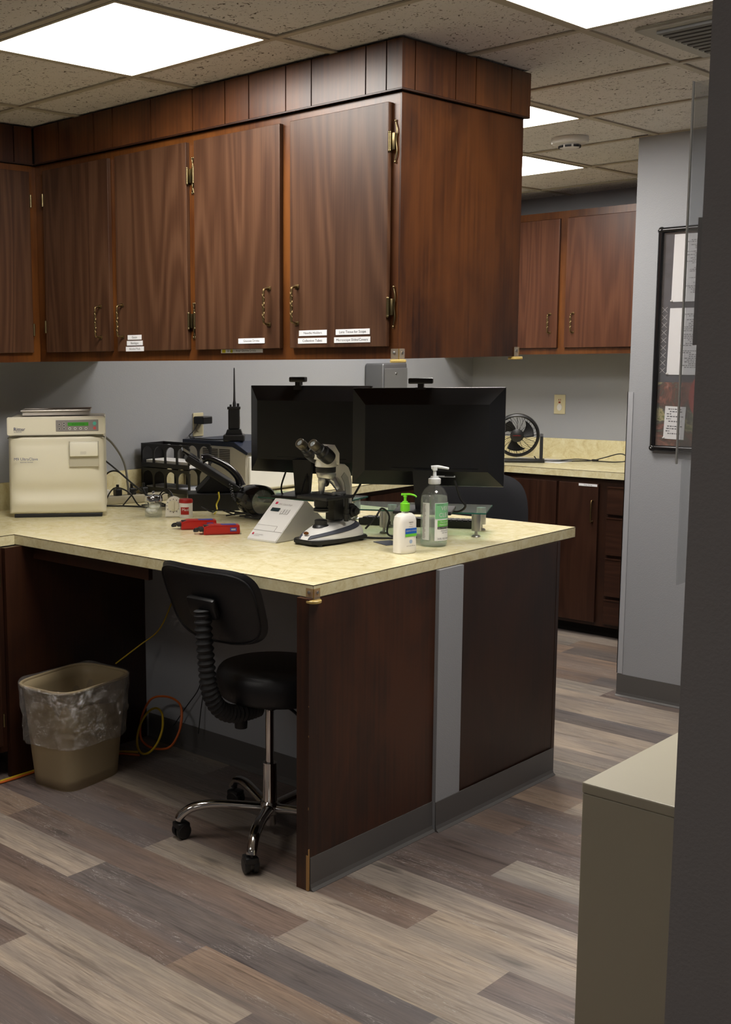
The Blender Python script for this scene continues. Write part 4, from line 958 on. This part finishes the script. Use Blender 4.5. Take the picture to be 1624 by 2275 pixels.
def keyboard(lb, loc, a):
    t = thing('keyboard', lb, 'keyboard', loc, a, 'keyboards pushed under the risers')
    obj('case', MB().prism([(-.075, 0), (.075, 0), (.075, .012), (-.075, .026)], -.22, .22, 'x', bev=.003), M_black, t)
    k_ = MB()
    for r in range(5):
        for c_ in range(20):
            y = .055-r*.026; z = .014+ (.055-y)/.15*.014; k_.box(-.205+c_*.0207, -.188+c_*.0207, y-.020, y, z, z+.006)
    obj('keys', k_, M_blackm, t)
keyboard('black keyboard under the right glass riser', (-.465, 1.20, .9145), math.radians(26))
o = obj('monitor_cable', MB().tube([(-.49, .905, 1.16), (-.505, .88, 1.09), (-.53, .86, 1.03), (-.50, .80, .99), (-.44, .77, .955), (-.41, .77, .925), (-.38, .79, .918), (-.30, .85, .918)], .004), M_cable, smooth=True); tag(o, 'black cable looping down between the microscope and right monitor', 'cable')
o = obj('monitor_cable', MB().tube([(-.175, .985, 1.12), (-.155, .99, 1.06), (-.14, 1.00, 1.03), (-.17, 1.0, 1.008), (-.23, 1.02, 1.009)], .004), M_cable, smooth=True); tag(o, 'black cable hanging behind the hand sanitizer bottle', 'cable')
for dx, lb in ((0, 'black cable left of the left monitor stand'), (.11, 'black cable right of the left monitor stand')):
    o = obj('monitor_cable', MB().tube([(-.955+dx, .99, 1.10), (-.955+dx, .965, 1.05), (-.94+dx*.9, .95, 1.02), (-.93+dx*.8, .96, 1.009)], .0035), M_cable, smooth=True); tag(o, lb, 'cable')

# phone and clutter ------------------------------------------------
o = obj('equipment_box', box(-.13, .13, -.07, .07, 0, .072, bev=.004, mtx=T(-1.36, 1.02, .9145) @ rot(math.radians(48), 'Z')), M_black); tag(o, 'glossy black box under the desk phone', 'box')
t = thing('desk_phone', 'black desk phone tilted on its stand beside the letter trays', 'phone', (-1.355, .985, .987), math.radians(47))
pm_ = rot(math.radians(-30), 'X')
tl = T(0, -.02, .075) @ rot(math.radians(33), 'Y')
obj('phone_body', MB().box(-.135, .125, -.010, .19, -.012, .018, bev=.007, mtx=tl), M_black, t, smooth=True)
obj('foot_stand', MB().prism([(-.07, .002), (.13, .002), (.135, .010), (.02, .070), (-.015, .085), (-.01, .06)], .0, .16, 'y', bev=.003), M_blackm, t)
obj('display_hood', MB().box(-.165, -.080, .0, .18, .012, .022, bev=.003, mtx=tl), M_blackg, t)
obj('handset', MB().tube([tl @ Vector((-.075, .03, .032)), tl @ Vector((-.05, .03, .052)), tl @ Vector((.02, .03, .062)), tl @ Vector((.09, .03, .050)), tl @ Vector((.125, .03, .024))], lambda q: .018+.010*abs(2*q-1)**3, 14, flat=.8), M_blackg, t, smooth=True)
cc = []
for k in range(90):
    q = k/89; a = k*1.25; cc.append((-1.255+.03*q+.006*math.cos(a), .985+.02*q+.006*math.sin(a), 1.035-.045*math.sin(q*pi)-.06*q))
o = obj('handset_cord', MB().tube(cc, .0018, 6, div=2), M_cable, smooth=True); tag(o, 'coiled black handset cord at the right of the desk phone', 'cord')
t = thing('ring_magnifier', 'glossy black ring shaped device with round glass, behind the wedge instrument', 'magnifier', (-1.035, .925, .9145), math.radians(72))
rm = frame((0, 0, .066), (1, 0, 0), (0, 0, 1))
obj('ring', MB().lathe([(.050, .026), (.058, .034), (.066, .022), (.066, -.04), (.060, -.085), (.040, -.10), (.001, -.10), (.001, -.09), (.036, -.09), (.050, -.06), (.050, .026)], 48, rm), M_blackg, t, smooth=True)
obj('glass_disc', MB().lathe([(.0495, .018), (.02, .024), (.001, .025), (.001, .022), (.0495, .015)], 40, rm), m_transparent('ring_glass', (.86, .88, .84), .45, .05), t, smooth=True)
# power strip
t = thing('power_strip', 'cream power strip full of black plugs right of the sterilizer', 'power strip', (-1.80, .92, .9145), math.radians(75))
obj('case', box(-.17, .17, -.028, .028, 0, .036, bev=.006), simple('strip_cream', (.42, .38, .27), .45), t, smooth=True)
for k, x in enumerate((-.13, -.07, 0.0, .06)):
    obj('plug', MB().box(x-.016, x+.016, -.016, .016, .036, .066, bev=.004).cyl(.007, .064, .085, 10, T(x, 0, 0)), M_black if k else M_white, t)
def cable(lb, pts, r=.0036, mat=None, cat='cable', nm='power_cable'):
    o = obj(nm, MB().tube(pts, r, 8), mat or M_cable, smooth=True); return tag(o, lb, cat)
Z = .9185
cable('black cable rising in an arch from the power strip', [(-1.84, .80, 1.0), (-1.83, .80, 1.05), (-1.80, .84, 1.06), (-1.74, .88, 1.0), (-1.66, .90, .95), (-1.60, .92, Z)])
cable('grey thick hose running down behind the sterilizer side', [(-1.80, .73, 1.24), (-1.79, .80, 1.19), (-1.78, .86, 1.10), (-1.78, .88, 1.0), (-1.80, .90, .96)], .0055, simple('grey_hose', (.22, .22, .21), .5), 'hose', 'hose')
cable('thin black cable slanting down from the sterilizer side', [(-1.74, .64, 1.17), (-1.70, .72, 1.10), (-1.66, .80, 1.02), (-1.62, .88, .95), (-1.56, .92, Z)])
rc = random.Random(5)
names_ = ['lowest black cable lying along the counter beside the jar', 'black cable looping over the power strip', 'tall black cable loop left of the jar', 'black cable loop behind the glass jar', 'black cable snaking towards the letter trays', 'black cable crossing the others near the phone', 'flat lying black cable behind the red tub', 'black cable loop nearest the backsplash']
for k in range(8):
    p = []; x = -1.82+.05*k; y = .70+.05*k
    for q in range(7):
        p.append((x+.045*q*.9+rc.uniform(-.03, .03), y+.03*q+rc.uniform(-.03, .03), Z+(.0 if q in (0, 6) or k == 0 else max(0, rc.uniform(-.02, .085)))))
    cable(names_[k], p, rc.uniform(.0026, .004))
for k in range(7):
    p = []; x = -1.34+.07*k; y = .90-.012*k
    for q in range(6): p.append((x+.05*q+rc.uniform(-.025, .025), y+rc.uniform(-.03, .03), Z+.001*k+rc.uniform(0, .02 if k < 4 else .012)))
    cable(['black cable looping in front of the black box', 'black cable lying between tub and red meters', 'low black cable behind the farther red meter', 'black cable passing behind the nearer red meter', 'black cable running under the ring device', 'black cable between ring device and wedge instrument', 'black cable end beside the wedge instrument'][k], p, .003)
cable('yellow network cable dropping from the desk phone to the counter', [(-1.27, .93, 1.0), (-1.262, .925, .975), (-1.268, .915, .95), (-1.25, .90, .93), (-1.235, .87, Z)], .0032, simple('yellow_cable', (.62, .50, .03), .45))
cable('black cable on the counter left of the sterilizer', [(-2.0, .02, .96), (-1.98, .10, .935), (-1.96, .2, Z)], .006)

# ------------------------------------------------------------ knee space
t = thing('swivel_chair', 'black swivel task chair with chrome base tucked at the near counter', 'chair', (-.345, .205, 0))
# seat
sp = []
for k in range(9):
    a = -pi/2+pi*k/8; sp.append((.168+.028*math.cos(a), .523+.050*math.sin(a)))
obj('seat', MB().lathe([(.001, .472)]+[(.15, .472)]+sp+[(.12, .580), (.06, .585), (.001, .586)], 48, T(0, .03, 0)), M_vinyl, t, smooth=True)
obj('seat_plate', MB().box(-.07, .07, -.07, .10, .452, .4715, bev=.004), M_black, t)
obj('gas_column', MB().cyl(.0135, .25, .4515, 24), M_chrome, t, smooth=True)
obj('column_sleeve', MB().cyl(.0245, .10, .246, 24, r2=.022).cyl(.023, .246, .252, 24), M_chrome, t, smooth=True)
obj('hub', MB().lathe([(.020, .042), (.020, .075), (.034, .085), (.036, .110), (.028, .122), (.020, .124)], 28), M_chrome, t, smooth=True)
for a in (229, 301, 13, 85, 157):
    ar_ = math.radians(a); d_ = Vector((math.cos(ar_), math.sin(ar_), 0))
    P = [d_*.02+Vector((0, 0, .100)), d_*.10+Vector((0, 0, .108)), d_*.19+Vector((0, 0, .115)), d_*.255+Vector((0, 0, .104)), d_*.292+Vector((0, 0, .078)), d_*.300+Vector((0, 0, .063))]
    lg = obj('leg', MB().tube(P, lambda q: .0195-.003*q, 14, flat=.8), M_chrome, t, smooth=True)
    cs = rot(ar_+pi/2+.5, 'Z'); c0 = T(d_.x*.300, d_.y*.300, 0) @ cs
    m = MB()
    for s in (-1, 1): m.lathe([(.006, 0), (.024, 0), (.026, .003), (.026, .013), (.022, .017), (.001, .018)], 24, c0 @ T(s*.006, .012, .0265) @ rot(s*pi/2, 'Y'))
    m.box(-.022, .022, -.012, .034, .034, .056, bev=.006, mtx=c0); m.cyl(.006, .05, .066, 10, c0)
    obj('caster', m, M_black, t, smooth=True)
# back support tube with bellows
bp2 = [(-.018, -.285, .80), (-.012, -.285, .72), (-.010, -.278, .63), (-.008, -.268, .55), (-.005, -.235, .488), (0, -.18, .455), (0, -.10, .446), (0, -.05, .448)]
obj('bellows', MB().tube(bp2, lambda q: .027+.0035*math.sin(q*2*pi*30), 16, div=22, flat=.85), M_blackm, t, smooth=True)
bk = T(-.045, -.245, .802) @ rot(math.radians(20), 'X')
def backf(sg):
    def fn(u, v):
        a = 2*pi*u; r = v
        cx = math.copysign(abs(math.cos(a))**.5, math.cos(a)); cz = math.copysign(abs(math.sin(a))**.5, math.sin(a))
        wx = .206*(1+.04*cz); y = sg*.022*math.sqrt(max(0, 1-r**6))
        return bk @ Vector((cx*wx*r, y+.035*(cx*r)**2+.012, cz*.134*r))
    return fn
m = MB()
for sg in (-1, 1): m.grid(backf(sg), 48, 10, closed=True)
bmesh.ops.remove_doubles(m.bm, verts=m.bm.verts[:], dist=.0008)
back = obj('backrest', m, M_vinyl, t, smooth=True)
pts = []
for k in range(48):
    a = 2*pi*k/48; cx = math.copysign(abs(math.cos(a))**.5, math.cos(a)); cz = math.copysign(abs(math.sin(a))**.5, math.sin(a))
    pts.append(bk @ Vector((cx*.206*(1+.04*cz)*.93, -.0145+.035*(cx*.93)**2+.012, cz*.134*.93)))
obj('piping', MB().tube(pts, .0028, 6, cyc=True, div=1), M_vinyl, back, smooth=True)
obj('back_bracket', MB().box(-.056, .062, -.034, -.0105, -.035, .035, bev=.010, mtx=bk @ T(.012, 0, .01)), M_black, t, smooth=True)
obj('adjust_knob', MB().lathe([(.020, -.02), (.021, 0), (.019, .018), (.012, .022)], 20, T(-.01, -.125, .415)), M_blackm, t, smooth=True)
obj('height_lever', MB().tube([(.05, .0, .462), (.12, -.02, .452), (.165, -.03, .435)], .005), M_black, t, smooth=True)

# waste bin with liner
t = thing('waste_bin', 'tan plastic waste bin with clear liner folded over the rim', 'bin', (-1.222, .105, 0), math.radians(8))
def rr_pt(a, hx, hy, e=.45):
    c_, s_ = math.cos(a), math.sin(a)
    return math.copysign(abs(c_)**e, c_)*hx, math.copysign(abs(s_)**e, s_)*hy
def binf(z0, z1, dh, h0=(.105, .150), h1=(.133, .187), wob=0, seed=0, zf=None):
    def fn(u, v):
        a = 2*pi*u; z = z0+(z1-z0)*v; q = z/.385
        hx = h0[0]+(h1[0]-h0[0])*q+dh; hy = h0[1]+(h1[1]-h0[1])*q+dh
        x, y = rr_pt(a, hx, hy)
        if wob:
            nz_ = noise.noise(Vector((x*14, y*14, z*9+seed)))*1.0+abs(noise.noise(Vector((x*34+5, y*34, z*26))))*.9+noise.noise(Vector((x*80, y*80, z*60)))*.25
            s_ = wob*nz_*(.25+.75*min(1, (1-v)*1.6)); x *= 1+s_; y *= 1+s_; z += .020*noise.noise(Vector((x*7, y*7, seed)))*(1-v)
        return (x, y, z)
    return fn
m = MB().grid(binf(.003, .378, 0), 64, 10, closed=True)
m.bm.faces.new([v for v in m.bm.verts if abs(v.co.z-.003) < 1e-5][::1]) if False else None
bt = MB().grid(lambda u, v: (*[c_*v for c_ in rr_pt(2*pi*u, .105, .150)], .003), 64, 2, closed=True)
m.add(bt.bm)
obj('bin_body', m, M_bin, t, smooth=True, solid=.0025)
obj('rim', MB().tube([(*rr_pt(2*pi*k/64, .137, .191), .380) for k in range(64)], .0065, 8, cyc=True, div=1), M_bin, t, smooth=True)
ln = MB().grid(binf(.165, .386, .012, wob=.075, seed=1), 200, 44, closed=True)
ln.grid(lambda u, v: (*[c_*(1.0-.04*v)*(1+.03*math.sin(2*pi*u*9)*v) for c_ in rr_pt(2*pi*u, .146-.02*v, .199-.02*v)], .388+.006*math.sin(2*pi*u*4)-.11*v), 90, 6, closed=True)
obj('liner', ln, M_liner, t, smooth=True)
t = thing('waste_bin', 'tall cream waste bin with liner half hidden behind the grey wall', 'bin', (-.19, 2.80, 0))
t.location = (-.40, 3.22, 0); PM[t.name] = T(-.40, 3.22, 0)
m = MB().grid(lambda u, v: (*rr_pt(2*pi*u, .125+.03*v, .13+.03*v), .003+.40*v), 48, 6, closed=True)
obj('bin_body', m, M_binw, t, smooth=True, solid=.003)
ln = MB().grid(lambda u, v: (*[c_*(1+.05*math.sin(2*pi*u*9+v*5)*(1-v)) for c_ in rr_pt(2*pi*u, .162+.006*v, .167+.006*v)], .27+.14*v), 72, 8, closed=True)
ln.grid(lambda u, v: (*[c_ for c_ in rr_pt(2*pi*u, .168-.11*v, .172-.11*v)], .41+.05*math.sin(v*pi/2)*(1+.3*math.sin(2*pi*u*3))), 48, 5, closed=True)
obj('liner', ln, m_transparent('milky_liner', (.8, .78, .72), .5, .2, .6), t, smooth=True)

# cords in the knee space
YEL = simple('yellow_cord', (.55, .38, .02), .5); ORA = simple('orange_cord', (.55, .12, .02), .5)
cable('yellow extension cord on the floor at the left edge of the picture', [(-1.372, -.50, .0055), (-1.366, -.30, .0055), (-1.374, -.137, .0055), (-1.376, .02, .0055), (-1.372, .16, .0055), (-1.33, .36, .0055), (-1.25, .44, .0055)], .0048, YEL, 'cord', 'extension_cord')
cable('orange extension cord on the floor beside the yellow one', [(-1.385, -.50, .0055), (-1.379, -.30, .0055), (-1.362, -.137, .0055), (-1.364, .02, .0055), (-1.360, .16, .0055), (-1.31, .35, .0055), (-1.22, .42, .0055)], .0045, ORA, 'cord', 'extension_cord')
cp_ = [(-1.18+.11*math.cos(a), .50+.05*math.sin(a), .13+.10*math.sin(a)+.01*math.sin(3*a)) for a in [k*pi/5 for k in range(22)]]
cable('orange cord coil hanging behind the bin', cp_, .0045, ORA, 'cord', 'extension_cord')
cp_ = [(-1.20+.08*math.cos(a+.4), .46+.05*math.sin(a), .10+.08*math.sin(a+.4)) for a in [k*pi/5 for k in range(12)]]
cable('yellow cord coil behind the bin', cp_, .0045, YEL, 'cord', 'extension_cord')
cable('thin yellow cable running down the partition under the counter', [(-1.14, .603, .86), (-1.17, .603, .70), (-1.22, .60, .58), (-1.25, .56, .48), (-1.30, .50, .42), (-1.33, .40, .36)], .0028, YEL)
for k, lb in enumerate(['black wire hanging down the partition, left strand', 'black wire hanging down the partition, right strand']):
    cable(lb, [(-1.03+.012*k, .600, .86), (-1.03+.02*k, .598, .60), (-1.015-.02*k, .596, .45), (-1.03+.02*k, .595, .36), (-1.06+.03*k, .592, .27), (-1.12+.08*k, .585, .19), (-1.18+.14*k, .57, .10)], .002, None)

# far office chair behind the peninsula
t = thing('office_chair', 'dark blue black mesh back office chair beyond the peninsula', 'chair', (-.64, 1.84, 0), math.radians(20))
def fcb(sg):
    def fn(u, v):
        a = 2*pi*u; cx = math.copysign(abs(math.cos(a))**.5, math.cos(a)); cz = math.copysign(abs(math.sin(a))**.5, math.sin(a))
        return (cx*.235*v, sg*.02*math.sqrt(max(0, 1-v**6))-.06*(cx*v)**2+.06, .80+cz*.245*v)
    return fn
m = MB()
for sg in (-1, 1): m.grid(fcb(sg), 44, 8, closed=True)
obj('backrest', m, M_fabric, t, smooth=True)
obj('seat', MB().lathe([(.001, .44), (.22, .44), (.245, .465), (.24, .50), (.2, .515), (.001, .52)], 40, T(0, -.16, 0), 1, 1, .7), M_fabric, t, smooth=True)
obj('back_post', MB().tube([(0, .085, .75), (0, .10, .60), (0, .05, .45), (0, -.1, .425)], .018), M_black, t, smooth=True)
obj('gas_column', MB().cyl(.025, .09, .44, 20, T(0, -.16, 0)), M_black, t, smooth=True)
for a in range(5):
    d_ = Vector((math.cos(a*1.2566), math.sin(a*1.2566), 0)); b0 = Vector((0, -.16, 0))
    obj('leg', MB().tube([b0+Vector((0, 0, .10)), b0+d_*.15+Vector((0, 0, .09)), b0+d_*.28+Vector((0, 0, .065))], lambda q: .022-.008*q), M_black, t, smooth=True)
    obj('caster', MB().lathe([(.001, -.02), (.026, -.018), (.028, 0), (.026, .018), (.001, .02)], 18, T(b0.x+d_.x*.29, b0.y+d_.y*.29, .029) @ rot(pi/2, 'Y')), M_black, t, smooth=True)
